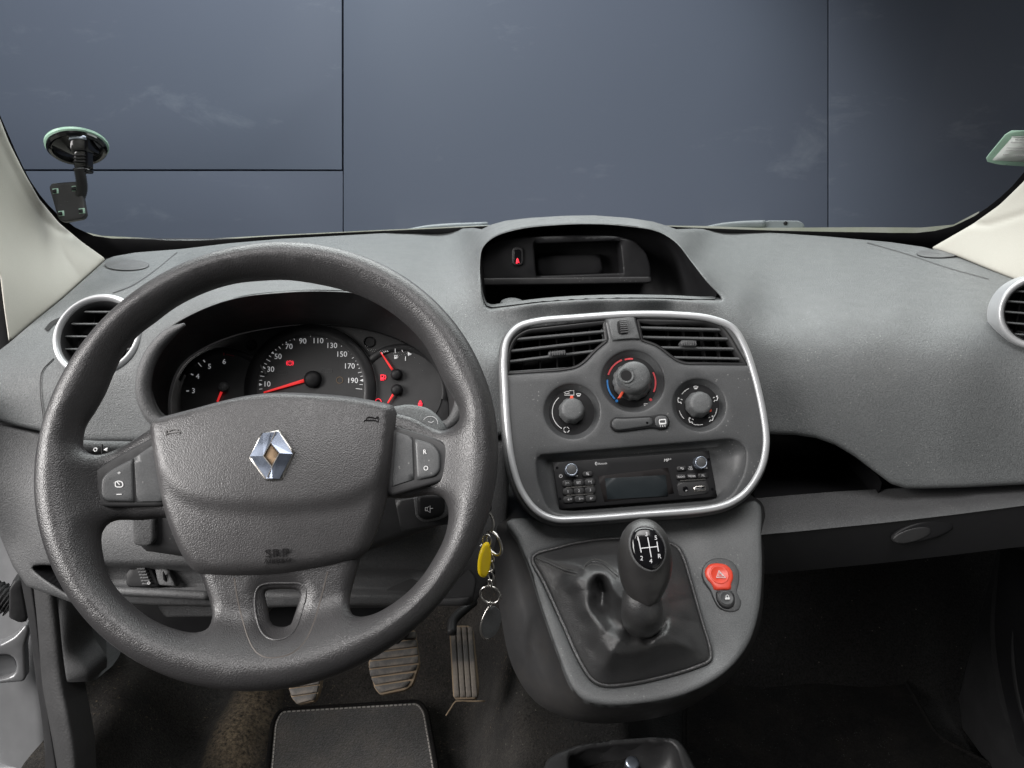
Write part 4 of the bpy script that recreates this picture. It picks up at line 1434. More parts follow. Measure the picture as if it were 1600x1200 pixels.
def wheel_T(uv):
    rho = np.linalg.norm(uv, axis=1)
    ds = seg_dist(uv, opens[3])
    return 0.0105 + 0.0055 * smooth(0.135, 0.170, rho) - 0.0045 * (1 - smooth(0.004, 0.013, ds))


def wheel_front(uv):
    """Height of the wheel's front skin over its plane."""
    uv = np.asarray(uv, float)
    d = np.min([seg_dist(uv, l) for l in [out_c] + opens], 0)
    T_ = wheel_T(uv)
    q = np.clip(d / T_, 0, 1)
    return dish(uv) + T_ * np.sqrt(np.maximum(1 - (1 - q) ** 2, 0))


inflate('rim_and_spokes', WH, out_c, M['leather'], wheel, holes=opens, c=dish, T=wheel_T, sp=0.0042)

# moulded line on the lower spoke
gl_px = spline([(366, 903), (370, 930), (378, 965), (388, 995), (402, 1018), (418, 1026.5), (440, 1026), (462, 1018), (478, 1002), (490, 975), (500, 940), (512, 893)], False, 6)
gu = wheel_uv(gl_px, 0.0105)
M['seamline'] = mat('seam_dirt', (0.070, 0.060, 0.053), 0.7)
ribbon('spoke_seam', WH, gu, 0.0010, M['seamline'], wheel, h=lambda p: wheel_front(p), th=0.0002, sp=0.004)

# crisp lip round the slot in the lower spoke
sl_o = wheel_uv(spline([(398, 930), (406, 915), (446, 911), (470, 913), (478, 924), (473, 950), (459, 988), (441, 999), (421, 997), (406, 982)], True, 6), 0.008)
tube('slot_lip', WH.w(sl_o, wheel_front(sl_o) - 0.0002), 0.0011, M['leather'], wheel, True, 8, 1)

# ---- airbag cover
ab = [(236, 664), (237, 694), (243.5, 734), (253, 782), (262, 812), (277.5, 852), (292, 879), (304, 892), (318, 898), (364, 902), (440, 899), (480, 893), (523, 885), (560, 873), (575, 860), (588, 834), (600.5, 797), (613, 745), (619, 697), (620.5, 648),
      (615, 635), (600, 630), (554, 621), (492, 615.5), (431, 614), (385, 619), (348, 627), (300, 640), (258, 651), (243, 656)]
AB = WH.moved(-0.018)
ab_uv = AB.uv(spline(ab, True, 4))
cr_uv = AB.uv(spline([(225, 640), (240, 690), (256, 735), (285, 768), (330, 783), (400, 789), (470, 788), (540, 777), (585, 752), (608, 710), (640, 640)], False, 6), 0.018)
cr_poly = np.vstack([cr_uv, AB.uv([(640, 500), (225, 500)], 0.018)])


def ab_bump(V, d):
    s = seg_dist(V, cr_uv, False)
    up_ = inside(V, cr_poly)
    sg = np.where(up_, s, -s)
    add = 0.0045 * smooth(-0.010, 0.004, sg)
    e_ = (V - ab_uv.mean(0)) / np.array([0.115, 0.085])
    dome = 0.013 * np.clip(1 - (e_ ** 2).sum(1), -0.2, 1) + 0.004
    return (add + dome) * smooth(0.0, 0.009, d)


def ab_front(uv):
    uv = np.asarray(uv, float)
    d = seg_dist(uv, ab_uv)
    T_ = 0.0075
    q = np.clip(d / T_, 0, 1)
    return T_ * np.sqrt(np.maximum(1 - (1 - q) ** 2, 0)) + ab_bump(uv, d)


cover = inflate('airbag_cover', AB, ab_uv, M['airbag'], wheel, c=0.0, T=0.0075, sp=0.0042, bump=ab_bump)


def ab_at(px, extra=0.0):
    h = np.full(len(px), 0.02)
    for _ in range(5):
        uv = AB.uv(px, h + extra)
        h = ab_front(uv)
    return uv


# embossed lettering and horn symbols, relief shade and light put into the colour
M['emboss'] = mat('embossed_mark', (0.012, 0.0115, 0.012), 0.8, spec=0.1)
M['emboss_lit'] = mat('embossed_mark_worn', (0.060, 0.056, 0.055), 0.4)
for s, x, y, sz, sx in (('SRP', 434, 864, 11.5, 1.40), ('AIRBAG', 434, 876, 6.2, 1.30)):
    c = ab_at([(x, y)])[0]
    text('lettering', AB, c, s, sz * WH.s, M['emboss'], cover, lambda p: ab_front(p) + 0.0013, 0.0003, 0.0, sx)
for (x, y, sg, mm) in ((271, 675, 1, M['emboss_lit']), (580, 656, -1, M['emboss'])):
    c = ab_at([(x, y)])[0]
    k = WH.s
    horn = np.array([(-11, -5), (-11, 4), (-6.5, 1.2), (10, 0.6), (11, 3.5)]) * k
    hb = np.array([(-11, -5), (-6.5, -2), (-1, -4.2), (4, -4.6), (7, -2.5), (7.5, 0.6)]) * k
    for pts_ in (horn, hb):
        pts_ = pts_ * np.array([sg, -1])
        ribbon('horn_symbol', AB, pts_ + c, 0.0009, mm, cover, h=lambda p: ab_front(p) + 0.0003, th=0.0005, sp=0.001)

# chrome diamond emblem
EM = Frame(424, 712, 0.60, 36, 4, 1.5)
e_c = ab_at([(424, 712)])[0]
EM.O = AB.w([e_c], ab_front([e_c])[0] + 0.0015)[0]


def em(pts):
    return EM.uv(pts)


emb = plate('diamond_emblem', EM, em(fillet([(386.5, 713), (409, 673.5), (438, 671), (462, 709), (439, 752.5), (414, 751)], 3)), M['steel'], cover, r=0.0012, depth=0.005, sp=0.006)
hexa = [(391, 713), (411, 677), (436, 675), (457.5, 709.5), (437, 748.5), (416, 747.5)]
innr = [(412.5, 713.5), (424, 693), (437.5, 709), (426, 730.5)]
# four bevelled faces of the diamond ring, meeting at a ridge
def em_face(px_h):
    P_ = np.vstack([EM.w(EM.uv([(x, y)]), h)[0] for x, y, h in px_h])
    mesh('facet', P_, [tuple(range(len(P_)))], M['facet'], emb, False)


HI, LO = 0.0026, 0.0010
em_face([(391, 713, LO), (412.5, 713.5, HI), (424, 693, HI), (424.5, 676, LO + 0.0012), (411, 677, LO)][::1])
em_face([(424.5, 676, LO + 0.0012), (424, 693, HI), (437.5, 709, HI), (457.5, 709.5, LO), (436, 675, LO)])
em_face([(457.5, 709.5, LO), (437.5, 709, HI), (426, 730.5, HI), (426.5, 748, LO + 0.0012), (437, 748.5, LO)])
em_face([(426.5, 748, LO + 0.0012), (426, 730.5, HI), (412.5, 713.5, HI), (391, 713, LO), (416, 747.5, LO)])
ribbon('facet_edge', EM, em(innr), 0.0010, M['steel'], emb, HI, 0.0003, True)
ribbon('facet_edge', EM, em([(418.5, 747), (426, 730.5), (437.5, 709), (424, 693), (431, 676)]), 0.0008, M['steel'], emb, HI - 0.0003, 0.0003)
plate('emblem_centre', EM.moved(0.0013), em([(413.5, 713.5), (424, 695), (436.5, 709), (426, 729)]), M['rust'], emb, r=0, depth=0.0006, sp=0.01)


# ---- switch panels on the spokes
def switch_panel(outer, button, plate_px, marks):
    # the panel is let into the spoke: a flat inclined face from hub to rim
    hub = np.asarray(outer[0], float)
    o_ = wheel_uv(np.asarray(outer, float), 0.012)
    rho = np.linalg.norm(o_, axis=1)
    sgn = 1.0 if o_[:, 0].mean() > 0 else -1.0
    F0 = Frame.__new__(Frame)
    tl = math.radians(7.0) * sgn
    F0.u = WH.u * math.cos(tl) + WH.n * math.sin(tl)
    F0.n = WH.n * math.cos(tl) - WH.u * math.sin(tl)
    F0.v, F0.s = WH.v, WH.s
    F0.O = WH.w([(sgn * 0.118, 0.0)], -0.0090)[0]
    sw = plate('switch_panel', F0, F0.uv(fillet(outer, 11)), M['dark'], wheel, r=0.0025, depth=0.016, sp=0.007)
    ip = F0.moved(0.0012)
    plate('blank_plate', ip, ip.uv(fillet(plate_px, 2)), M['face'], sw, r=0.0008, depth=0.003, sp=0.007)
    bt = F0.moved(0.0026)
    b_uv = bt.uv(fillet(button, [3, 12, 10, 8, 8, 3][:len(button)]))
    bb = plate('switch_button', bt, b_uv, M['face'], sw, r=0.0022, depth=0.004, sp=0.005)
    for m in marks:
        m(bt.moved(0.0003), bb)
    return sw


def cruise_marks(F, o):
    text('symbol', F, F.uv1(186, 739), '+', 6.0 * WH.s, M['white'], o, 0.0001, 0.0001, 0, 1.2)
    ribbon('symbol', F, F.uv([(182, 772.5), (190, 772.3)]), 1.3 * WH.s, M['white'], o, 0.0, 0.0002)
    ribbon('symbol', F, F.uv(fillet([(180.5, 761), (180, 752.5), (186, 751.5), (191.5, 753.5), (192, 759), (190, 761)], 3)), 1.4 * WH.s, M['white'], o, 0.0, 0.0002, True)
    ribbon('symbol', F, F.uv([(182, 752), (187, 757.5)]), 1.4 * WH.s, M['white'], o, 0.0, 0.0002)


def speed_marks(F, o):
    text('lettering', F, F.uv1(664, 706), 'R', 7.2 * WH.s, M['white'], o, 0.0001, 0.0001, 0.0, 0.9)
    text('lettering', F, F.uv1(665.5, 731.5), 'O', 7.2 * WH.s, M['white'], o, 0.0001, 0.0001, 0.0, 0.95)


switch_panel([(246, 676), (165, 722), (143, 738), (138, 760), (141, 785), (155, 793), (262, 791)],
             [(207, 715), (170, 735), (157, 748), (157, 776), (166, 783.5), (210, 784)],
             [(209, 713.5), (240, 694), (256, 784), (211.5, 784)], [cruise_marks])
switch_panel([(612, 664), (648, 674), (690, 688), (706, 703), (708, 722), (705, 742), (694, 751), (604, 777)],
             [(647.5, 684), (678, 694), (688, 708), (688, 734), (680, 744), (648, 750)],
             [(619, 674), (646, 683.5), (646.5, 751), (612, 760)], [speed_marks])

# ================================================================ steering column
col = thing('steering_column', at1(430, 830, 0.74), 'dark steering column shroud with stalks behind the steering wheel', 'steering column')
SC = Frame(330, 830, 0.70, 10)
shl = [(236, 800), (206, 812), (208, 850), (222, 868), (300, 875), (480, 872), (560, 868), (640, 842), (690, 825), (700, 790), (690, 690), (500, 660), (300, 670)]
sh_o = SC.uv(fillet(shl, 10))
plate('shroud', SC, sh_o, M['dark'], col, h=lambda p: 0.02 * smooth(0.16, 0.0, np.linalg.norm(p - sh_o.mean(0), axis=1)), r=0.012, depth=0.07, sp=0.014)
SCb = SC.moved(0.010)
plate('height_lever', SCb, SCb.uv(fillet([(205, 800), (240, 800), (240, 846), (234, 855), (212, 854), (206, 848)], 5)), M['dash_low'], col, r=0.003, depth=0.03, sp=0.008)
# left stalk
stl = at([(120, 699), (150, 701), (205, 703), (260, 708)], [0.66, 0.67, 0.70, 0.73])
tube('light_stalk', stl, [0.0075, 0.0075, 0.0085, 0.010], M['dash_low'], col, seg=20)
SL = Frame(155, 702, 0.662, 25)
ribbon('stalk_mark', SL, circle(SL.uv1(151, 702.5), 2.6 * SL.s, 20), 0.9 * SL.s, M['white'], col, 0.002, 0.0006, True)
plate('stalk_mark', SL, SL.uv([(163.5, 702.5), (169, 699.5), (169, 705.5)]), M['white'], col, h=0.002, r=0, depth=0.001, sp=0.01)
ribbon('stalk_ring', SL, SL.uv([(161, 694), (161, 710)]), 1.0 * SL.s, M['black'], col, 0.0015, 0.001)
# right stalk: broad paddle
SR = Frame(655, 655, 0.72, 42, 0, -16)
plate('wiper_stalk', SR, SR.uv(fillet([(600, 632), (640, 629), (668, 634), (686, 648), (697, 668), (690, 685), (640, 690), (600, 680)], [3, 8, 12, 12, 8, 6, 3, 3])), M['dash'], col, r=0.006, depth=0.02, sp=0.008)
ribbon('stalk_mark', SR, circle(SR.uv1(672, 662), 12 * SR.s, 24, 0.2, 2.9), 0.8 * SR.s, M['grey_print'], col, 0.0, 0.0004)
ribbon('stalk_mark', SR, SR.uv([(669, 659), (674, 660.5), (678, 658)]), 1.0 * SR.s, M['grey_print'], col, 0.0, 0.0004)
# audio remote pod under the right spoke
RP = Frame(662, 800, 0.665, 18, -4, 2)
pod = plate('remote_base', RP.moved(-0.012), RP.uv(fillet([(616, 778), (690, 770), (712, 790), (705, 823), (622, 831)], 4), -0.012), M['dark'], col, r=0.002, depth=0.03, sp=0.01)
plate('remote_frame', RP.moved(-0.003), RP.uv(fillet([(645, 772), (700, 768), (702, 805), (690, 812), (660, 817), (648, 808)], 7), -0.003), M['dash_low'], pod, r=0.002, depth=0.012, sp=0.008)
rb = plate('remote_button', RP, RP.uv(fillet([(650, 772), (696, 770), (695, 800), (688, 809), (664, 815), (651, 808)], 7)), M['black'], pod, r=0.005, depth=0.01, sp=0.006)
RQ = RP.moved(0.0004)
ribbon('speaker_symbol', RQ, RQ.uv([(664.5, 793), (664.5, 798), (668, 798), (672, 801), (672, 790), (668, 793)]), 1.0 * RP.s, M['grey_print'], rb, 0, 0.0002, True)
ribbon('speaker_symbol', RQ, RQ.uv([(667.5, 793), (667.5, 798)]), 0.8 * RP.s, M['grey_print'], rb, 0, 0.0002)
ribbon('speaker_symbol', RQ, RQ.uv([(672, 794.5), (676.5, 794.2)]), 0.9 * RP.s, M['grey_print'], rb, 0, 0.0002)
for x, mm in ((664, M['white']), (668.5, M['gasket']), (677, M['redpaint'])):
    ribbon('tiny_mark', RQ, RQ.uv([(x, 777.5), (x + 1.5, 777.3)]), 1.2 * RP.s, mm, rb, -0.002, 0.0004)

# ================================================================ keys in the ignition
YK = 0.70
keys = thing('key_bunch', at1(766, 800, YK), 'key bunch with bright yellow tag and grey disc hanging by the steering wheel', 'keys')
KF = Frame(766, 850, YK, 4)
tube('key_blade', KF.w(KF.uv([(760, 796), (768, 806), (771, 818), (768.5, 829)])), 0.0016, M['steel'], keys, seg=8)
blob('key_head', at1(748, 792, YK + 0.02), [(0.014, 0, 0), (0, 0.012, 0), (0, 0, 0.012)], M['black'], keys)


def ring(name, cx, cy, rx, ry, rad, matl, parent=None, F=KF, yaw=0.0, rot=0.0, h=0.0):
    a = np.linspace(0, 2 * math.pi, 40, endpoint=False)
    x, y = rx * np.cos(a), ry * np.sin(a)
    uv = np.stack([x * math.cos(rot) - y * math.sin(rot), x * math.sin(rot) + y * math.cos(rot)], 1) * F.s
    hh = np.sin(yaw) * uv[:, 0]
    return tube(name, F.w(uv + F.uv1(cx, cy), hh + h), rad, matl, keys if parent is None else parent, True, 8, 1)


ring('split_ring', 772, 849, 11.5, 19, 0.0016, M['steel'], yaw=1.0, rot=0.25)
ring('small_ring', 761, 842, 7, 11, 0.0009, M['steel'], yaw=0.8, rot=-0.1, h=0.004)
inflate('yellow_tag', Frame(758, 874, YK - 0.008, 4, 35), Frame(758, 874, YK - 0.008, 4, 35).uv(spline([(763, 847), (766, 855), (766.5, 875), (762, 895), (755, 902), (748.5, 898), (747, 882), (750, 864), (757, 849)], True, 4)), M['yellow'], keys, T=0.003, sp=0.003)
blob('coil', at1(752, 854, YK - 0.006), [(0.0022, 0, 0), (0, 0.0022, 0), (0, 0, 0.0035)], M['steel'], keys)
for x, y, rx, ry in ((769, 872, 2.6, 6), (768, 884, 3.2, 8), (767, 900, 4.2, 8), (765.5, 911, 3, 6)):
    ring('chain_link', x, y, rx, ry, 0.0011, M['steel'], yaw=0.6, rot=0.15)
ring('lower_ring', 766, 929.5, 16, 15, 0.0014, M['steel'], yaw=0.15, rot=-0.4)
ring('chain_link', 766, 944, 2, 3.5, 0.0009, M['steel'])
DK = Frame(768, 970, YK, 6, 30)
plate('grey_disc', DK, DK.uv(spline([(767, 948), (776, 949), (783, 958), (783, 972), (777, 988), (767, 997), (757, 998), (752, 988), (753, 971), (759, 956)], True, 4)), M['console'], keys, r=0.0005, depth=0.0012, sp=0.008)
tube('disc_edge', DK.w(DK.uv(spline([(766, 946), (759, 957), (753, 972), (751.5, 988), (757, 997.5), (764, 998)], False, 4)), -0.0004), 0.0012, M['steel'], keys, seg=8, k=1)

# ================================================================ centre stack
t_r = 0.858
SF = Frame(990, 750, t_r * rays([(990, 750)])[0][1], 31, 0, 2.6)
stack = thing('centre_stack', SF.O, 'dark centre stack in a silver frame with vents and three heater dials', 'centre stack')
k_ = SF.s
trim = spline([(789, 600), (788, 560), (793, 530), (810, 511), (840, 502), (900, 496.5), (985, 491), (1060, 492), (1112, 498), (1145, 512), (1163, 540), (1180, 590), (1194, 655), (1197, 695), (1189, 732), (1166, 768), (1140, 786), (1108, 795),
               (1000, 804), (905, 811), (865, 810.5), (838, 797), (815, 767), (801, 725), (793, 665)], True, 6)
tr_uv = ccw(SF.uv(trim))
lv = SF.uv(fillet([(790, 585.5), (793, 545), (803, 524.5), (823, 512.5), (948, 498.5), (951.5, 532.5), (932.5, 548), (915, 567), (901, 576), (875, 580)], [4, 14, 10, 10, 3, 3, 10, 10, 10, 8]))
rv = SF.uv(fillet([(994, 496.5), (1105, 499), (1129, 507), (1143, 524), (1170, 571), (1070.5, 569.5), (1056, 564), (1042, 553), (1027, 541), (1001.5, 532.5)], [3, 8, 10, 14, 4, 8, 10, 10, 10, 3]))
dials = [((894, 642), 43.5), ((989, 594.5), 49.5), ((1093, 632), 41.5)]
dial_uv = [circle(SF.uv1(*c), r * k_, 64) for c, r in dials]
rad_rec = SF.uv(fillet([(838, 711), (1148, 685), (1167, 700), (1165, 735), (1143, 774), (1120, 786), (884, 804), (858, 797), (841, 752)], [12, 14, 12, 18, 14, 12, 14, 12, 16]))
plate('face_plate', SF, tr_uv, M['face'], stack, holes=[lv, rv, *dial_uv, rad_rec], r=0.003, depth=0.012, sp=0.007)
# outer wall of the stack and silver frame
o0, o1 = offset(tr_uv, -8 * k_), offset(tr_uv, -11 * k_)
loft('side_wall', [SF.w(tr_uv, -0.004), SF.w(o0, -0.005), SF.w(offset(tr_uv, -10 * k_), -0.009), SF.w(o1, -0.07)], M['face'], stack, flip=True)
wv = 5.1 * k_
prof = [(wv, -0.006), (wv, 0.0005), (wv * 0.7, 0.0024), (0, 0.0030), (-wv * 0.7, 0.0024), (-wv, 0.0005), (-wv, -0.006)]
loft('silver_frame', [SF.w(offset(tr_uv, a), b) for a, b in prof], M['silver'], stack)
# centre of the vents: lighter block with thumb wheel
blk = plate('vent_block', SF, SF.uv(fillet([(949.5, 498), (991.5, 495.5), (999.5, 531), (985, 529.5), (955, 532)], 2)), M['console'], stack, h=0.0035, r=0.001, depth=0.006, sp=0.008)
plate('wheel_slot', SF, SF.uv(fillet([(965, 525), (962.5, 502), (978, 500), (981.5, 523)], 7)), M['black'], blk, h=0.0042, r=0.0004, depth=0.001, sp=0.005)
for i in range(7):
    y = 503 + i * 3.0
    A_, B_ = SF.w(SF.uv([(966 + 0.5 * i, y + 0.3), (978 + 0.4 * i, y - 0.6)]), 0.0045 + 0.0035 * math.sin(math.pi * (i + 0.5) / 7))
    bar('thumb_ridge', A_, B_, SF.n, 0.003, 0.0016, M['dash_low'], blk)


def centre_vent(outline, slats, tab, fins):
    back_ = SF.moved(-0.042)
    v = plate('air_vent', back_, outline * 1.0, M['black'], stack, r=0, depth=0.002, sp=0.03)
    n_ = 110
    c = outline.mean(0)
    loft('vent_duct', [SF.w(outline, -0.010), SF.w(outline, -0.044)], M['black'], v, flip=False)
    inner = ccw(outline)
    loft('vent_frame', [SF.w(inner, -0.004), SF.w(offset(inner, 0.0012), -0.002), SF.w(offset(inner, 0.004), -0.004), SF.w(offset(inner, 0.0045), -0.014)], M['dark'], v)
    for (x0, y0), (x1, y1) in slats:
        A_, B_ = SF.w(SF.uv([(x0, y0), (x1, y1)], -0.006), -0.011)
        bar('slat', A_, B_, SF.n - 0.12 * SF.v, 0.014, 0.0030, M['console'], v)
    for (x0, y0), (x1, y1) in fins:
        A_, B_ = SF.w(SF.uv([(x0, y0), (x1, y1)], -0.028), -0.028)
        bar('fin', A_, B_, SF.n, 0.014, 0.0018, M['dark'], v)
    (x, y, w_, h_, rot) = tab
    q = np.array([(-w_, h_), (-w_, -h_), (w_, -h_), (w_, h_)]) / 2
    q[:, 1] += q[:, 0] * rot
    tf = SF.moved(0.002)
    tb = plate('vent_tab', tf, tf.uv(fillet(q + np.array([x, y]), 2)), M['face'], v, r=0.0012, depth=0.012, sp=0.005)
    for j in range(7):
        xx = x - w_ / 2 + w_ * (j + 0.7) / 7.4
        A_, B_ = tf.w(tf.uv([(xx, y - h_ * 0.4 + (xx - x) * rot), (xx, y + h_ * 0.4 + (xx - x) * rot)]), 0.0004)
        bar('tab_ridge', A_, B_, tf.n, 0.0012, 0.0007, M['dash_low'], tb)


def cp(x, y):
    return (760 + x / 3.478, 470 + y / 3.478)


fl = [(cp(x, 150 - x * 0.02), cp(x + 6, 380 - x * 0.02)) for x in (193, 287, 380, 470, 560)]
centre_vent(lv, [(cp(160, 207), cp(655, 162)), (cp(128, 271), cp(662, 210)), (cp(114, 329), cp(606, 268)), (cp(108, 388), cp(500, 362))], (871, 551.5, 28, 9, -0.06), fl)
fr = [(cp(x, 110), cp(x + 26, 340)) for x in (975, 1060, 1160, 1240)]
centre_vent(rv, [(cp(822, 143), cp(1296, 155)), (cp(828, 195), cp(1335, 205)), (cp(912, 251), cp(1360, 259)), (cp(985, 305), cp(1385, 313))], (1076.5, 536, 26, 9, 0.02), fr)


# ---- heater dials
def dial_base(c_px, r):
    c = SF.uv1(*c_px)
    d = lathe('heater_dial', SF, c, [(r * k_ * 1.02, -0.0022), (r * k_ * 0.97, -0.0036), (r * k_ * 0.88, -0.009), (r * k_ * 0.84, -0.010)], M['face'], stack, seg=64, cap=False, sharp=None)
    lathe('dial_face', SF, c, [(r * k_ * 0.86, -0.0105), (r * k_ * 0.85, -0.0098), (0.001, -0.0098)], M['black'], d, seg=56)
    return d, c


DFc = SF.moved(-0.0095)


def knob(d, c, r, htop, flutes=9, mark=None, matl=None):
    r = r * k_

    def wob(th, h):
        return 1 + 0.018 * np.sign(np.cos(flutes * th)) * (1 if h < htop * 0.8 else 0.3)
    kn = lathe('knob', DFc, c, [(r * 1.0, 0.0), (r * 1.02, 0.003), (r * 0.95, htop * 0.55), (r * 0.86, htop * 0.88), (r * 0.78, htop * 0.98), (r * 0.6, htop * 1.01), (0.0005, htop * 1.03)], M['console'], d, seg=72, sharp=None, wob=wob)
    return kn


# left: air recirculation
d, c = dial_base(*dials[0])
c_k = c + np.array([0.000, 0.001])
kn = knob(d, c_k, 20.5, 0.018)
plate('pointer', DFc.moved(0.0165), [c_k + np.array(q) * k_ for q in ((-2.6, 16.5), (2.6, 16.5), (2.0, 21.5), (-2.0, 21.5))], M['redknob'], kn, r=0.0003, depth=0.004, sp=0.01)
ribbon('scale', DFc, circle(c, 31 * k_, 30, math.radians(128), math.radians(236)), 1.1 * k_, M['white'], d, 0.0005, 0.0002)
cc_ = DFc.uv1(885, 671.5)
for a in (0.3, 1.87, 3.44, 5.01):
    ribbon('recirculation_symbol', DFc, circle(cc_, 4.4 * k_, 8, a, a + 1.1), 1.2 * k_, M['white'], d, 0.0005, 0.0002)
vanp = [(882, 617.5), (883.5, 612), (889, 611.5), (890, 610.5), (896.5, 610.5), (896.8, 617.5)]
ribbon('vehicle_symbol', DFc, DFc.uv(vanp), 0.9 * k_, M['white'], d, 0.0005, 0.0002, True)
ribbon('vehicle_symbol', DFc, DFc.uv([(881, 613), (885, 615.5), (890, 614)]), 0.9 * k_, M['white'], d, 0.0005, 0.0002)


def demist(x, y, s, parent, nm='demist_symbol'):
    ribbon(nm, DFc, DFc.uv([(x - 4 * s, y - 1.6 * s), (x, y - 2.4 * s), (x + 4 * s, y - 1.6 * s), (x + 2.4 * s, y + 1.8 * s), (x - 2.4 * s, y + 1.8 * s)]), 1.1 * k_ * s, M['white'], parent, 0.0005, 0.0002, True)
    for j in (-1.5, 0, 1.5):
        ribbon(nm, DFc, DFc.uv([(x + j * s, y), (x + j * s, y + 3.4 * s)]), 0.6 * k_, M['white'], parent, 0.0005, 0.0002)


demist(904, 617, 0.85, d)
# centre: temperature with fan lever on top
d, c = dial_base(*dials[1])
ribbon('cold_scale', DFc, circle(c, 39.5 * k_, 24, math.radians(172), math.radians(222)), 2.6 * k_, M['bluepaint'], d, 0.0005, 0.0002)
ribbon('hot_scale', DFc, circle(c, 39.5 * k_, 24, math.radians(110), math.radians(160)), 2.6 * k_, M['redpaint'], d, 0.0005, 0.0002)
ribbon('hot_scale', DFc, circle(c, 38.5 * k_, 12, math.radians(83), math.radians(103)), 2.6 * k_, M['redpaint'], d, 0.0005, 0.0002)
ribbon('hot_scale', DFc, circle(c, 38.5 * k_, 24, math.radians(-28), math.radians(22)), 2.6 * k_, M['redpaint'], d, 0.0005, 0.0002)
lathe('scale_dot', DFc, DFc.uv1(963.5, 626.5), [(2.4 * k_, 0.0002), (2.4 * k_, 0.0007), (0.0003, 0.0007)], M['bluepaint'], d, seg=18)
lathe('scale_dot', DFc, DFc.uv1(1016.5, 624.5), [(2.4 * k_, 0.0002), (2.4 * k_, 0.0007), (0.0003, 0.0007)], M['redpaint'], d, seg=18)
demist(1009, 632.5, 0.8, d)
kn = knob(d, c, 30.5, 0.012, 14)
c_up = DFc.moved(0.013)
c2 = c_up.uv1(989, 592)
lever = lathe('fan_lever', c_up, c2, [(26.5 * k_, 0.0), (26.0 * k_, 0.008), (23.5 * k_, 0.0155), (18 * k_, 0.0175), (0.0006, 0.018)], M['console'], d, seg=56, sharp=None)
LV = c_up.moved(0.0178)
c3 = LV.uv1(984, 585)
plate('lever_cap', LV, LV.uv(spline([(978, 572), (992, 571), (1004, 577), (1008, 588), (1003, 598), (992, 603), (982, 606), (970, 597), (965, 584), (969, 575)], True, 4)), M['dash'], lever, r=0.0025, depth=0.004, sp=0.005)
c4 = LV.uv1(978.5, 587)
lathe('finger_dish', LV, c4, [(12.5 * k_, 0.0004), (12 * k_, 0.0016), (10.5 * k_, 0.0014), (9 * k_, 0.0006), (0.0004, 0.0004)], M['dash'], lever, seg=40, sharp=None)
lathe('finger_dish', LV.moved(0.0004), c4, [(8.6 * k_, 0.0003), (0.0003, 0.0003)], M['black'], lever, seg=30)
p0, p1 = c_up.uv1(967.5, 621), c_up.uv1(973, 613)
plate('pointer', c_up, [p0 + np.array((-2.2, -0.6)) * k_, p0 + np.array((1.8, -1.6)) * k_, p1 + np.array((2.4, 0)) * k_, p1 + np.array((-1.6, 1.4)) * k_], M['redknob'], kn, h=0.001, r=0.0004, depth=0.006, sp=0.01)
# right: air direction
d, c = dial_base(*dials[2])
c_k = c + np.array([0.0002, 0.0008])
kn = knob(d, c_k, 20.5, 0.018)
plate('pointer', DFc.moved(0.0125), [c_k + np.array(q) * k_ for q in ((14.2, -14.5), (17.0, -13.5), (16.2, -4.0), (13.4, -5.0))], M['redknob'], kn, r=0.0003, depth=0.004, sp=0.01)
for a0 in (112, 192, 252, -38):
    ribbon('scale', DFc, circle(c, 31 * k_, 10, math.radians(a0), math.radians(a0 + 28)), 0.9 * k_, M['white'], d, 0.0005, 0.0002)
    ribbon('scale_stop', DFc, circle(c, 31 * k_, 3, math.radians(a0 + 13), math.radians(a0 + 15)), 2.0 * k_, M['white'], d, 0.0005, 0.0002)
demist(1087, 605.5, 0.85, d)
for x, y, fl_ in ((1061.5, 627, 1), (1118.5, 624, -1), (1079, 658, 1), (1111.5, 655, -1)):
    ribbon('airflow_symbol', DFc, DFc.uv([(x - 3 * fl_, y - 3), (x - 1.5 * fl_, y + 2), (x + 2 * fl_, y + 1.5), (x + 3 * fl_, y + 4)]), 1.5 * k_, M['white'], d, 0.0005, 0.0002)
    lathe('airflow_symbol', DFc, DFc.uv1(x - 1.5 * fl_, y - 4.5), [(1.4 * k_, 0.0002), (1.4 * k_, 0.0007), (0.0002, 0.0007)], M['white'], d, seg=10)
    ribbon('airflow_symbol', DFc, DFc.uv([(x + 2 * fl_, y - 3.2), (x + 4.6 * fl_, y - 2.2)]), 1.3 * k_, M['white'], d, 0.0005, 0.0002)

# ---- heated screen switch bar
bs = plate('switch_bar', SF, SF.uv(fillet([(953, 668), (953, 657), (960, 651.5), (972, 652.5), (1020, 650), (1030, 647), (1043, 649), (1046.5, 660), (1044, 669), (1032, 672.5), (1020, 668.5), (974, 674.5), (961, 675.5)], 6)), M['black'], stack, h=0.0028, r=0.0012, depth=0.004, sp=0.006)
plate('bar_cap', SF, SF.uv(fillet([(955.5, 667), (955.5, 658.5), (961.5, 654), (972, 655), (1018.5, 652.5), (1020, 666), (973, 672), (962, 673)], 5)), M['face'], bs, h=0.0045, r=0.0015, depth=0.003, sp=0.006)
plate('bar_cap', SF, SF.uv(fillet([(1022, 652.5), (1031, 649.5), (1042, 651.5), (1044, 660), (1041.5, 668), (1032, 670), (1023, 666)], 5)), M['face'], bs, h=0.0045, r=0.0015, depth=0.003, sp=0.006)
lathe('bar_lamp', SF, SF.uv1(1010, 661.5), [(1.8 * k_, 0.0044), (1.8 * k_, 0.005), (0.0002, 0.005)], M['gloss'], bs, seg=12)
S5 = SF.moved(0.0048)
plate('screen_symbol', S5, S5.uv(fillet([(1030, 664), (1029.5, 655), (1041, 654.5), (1041.5, 663.5)], 2)), M['white'], bs, holes=[S5.uv([(1031.5, 661), (1031.2, 657), (1039.5, 656.6), (1039.8, 660.8)])], r=0, depth=0.0004, sp=0.01)
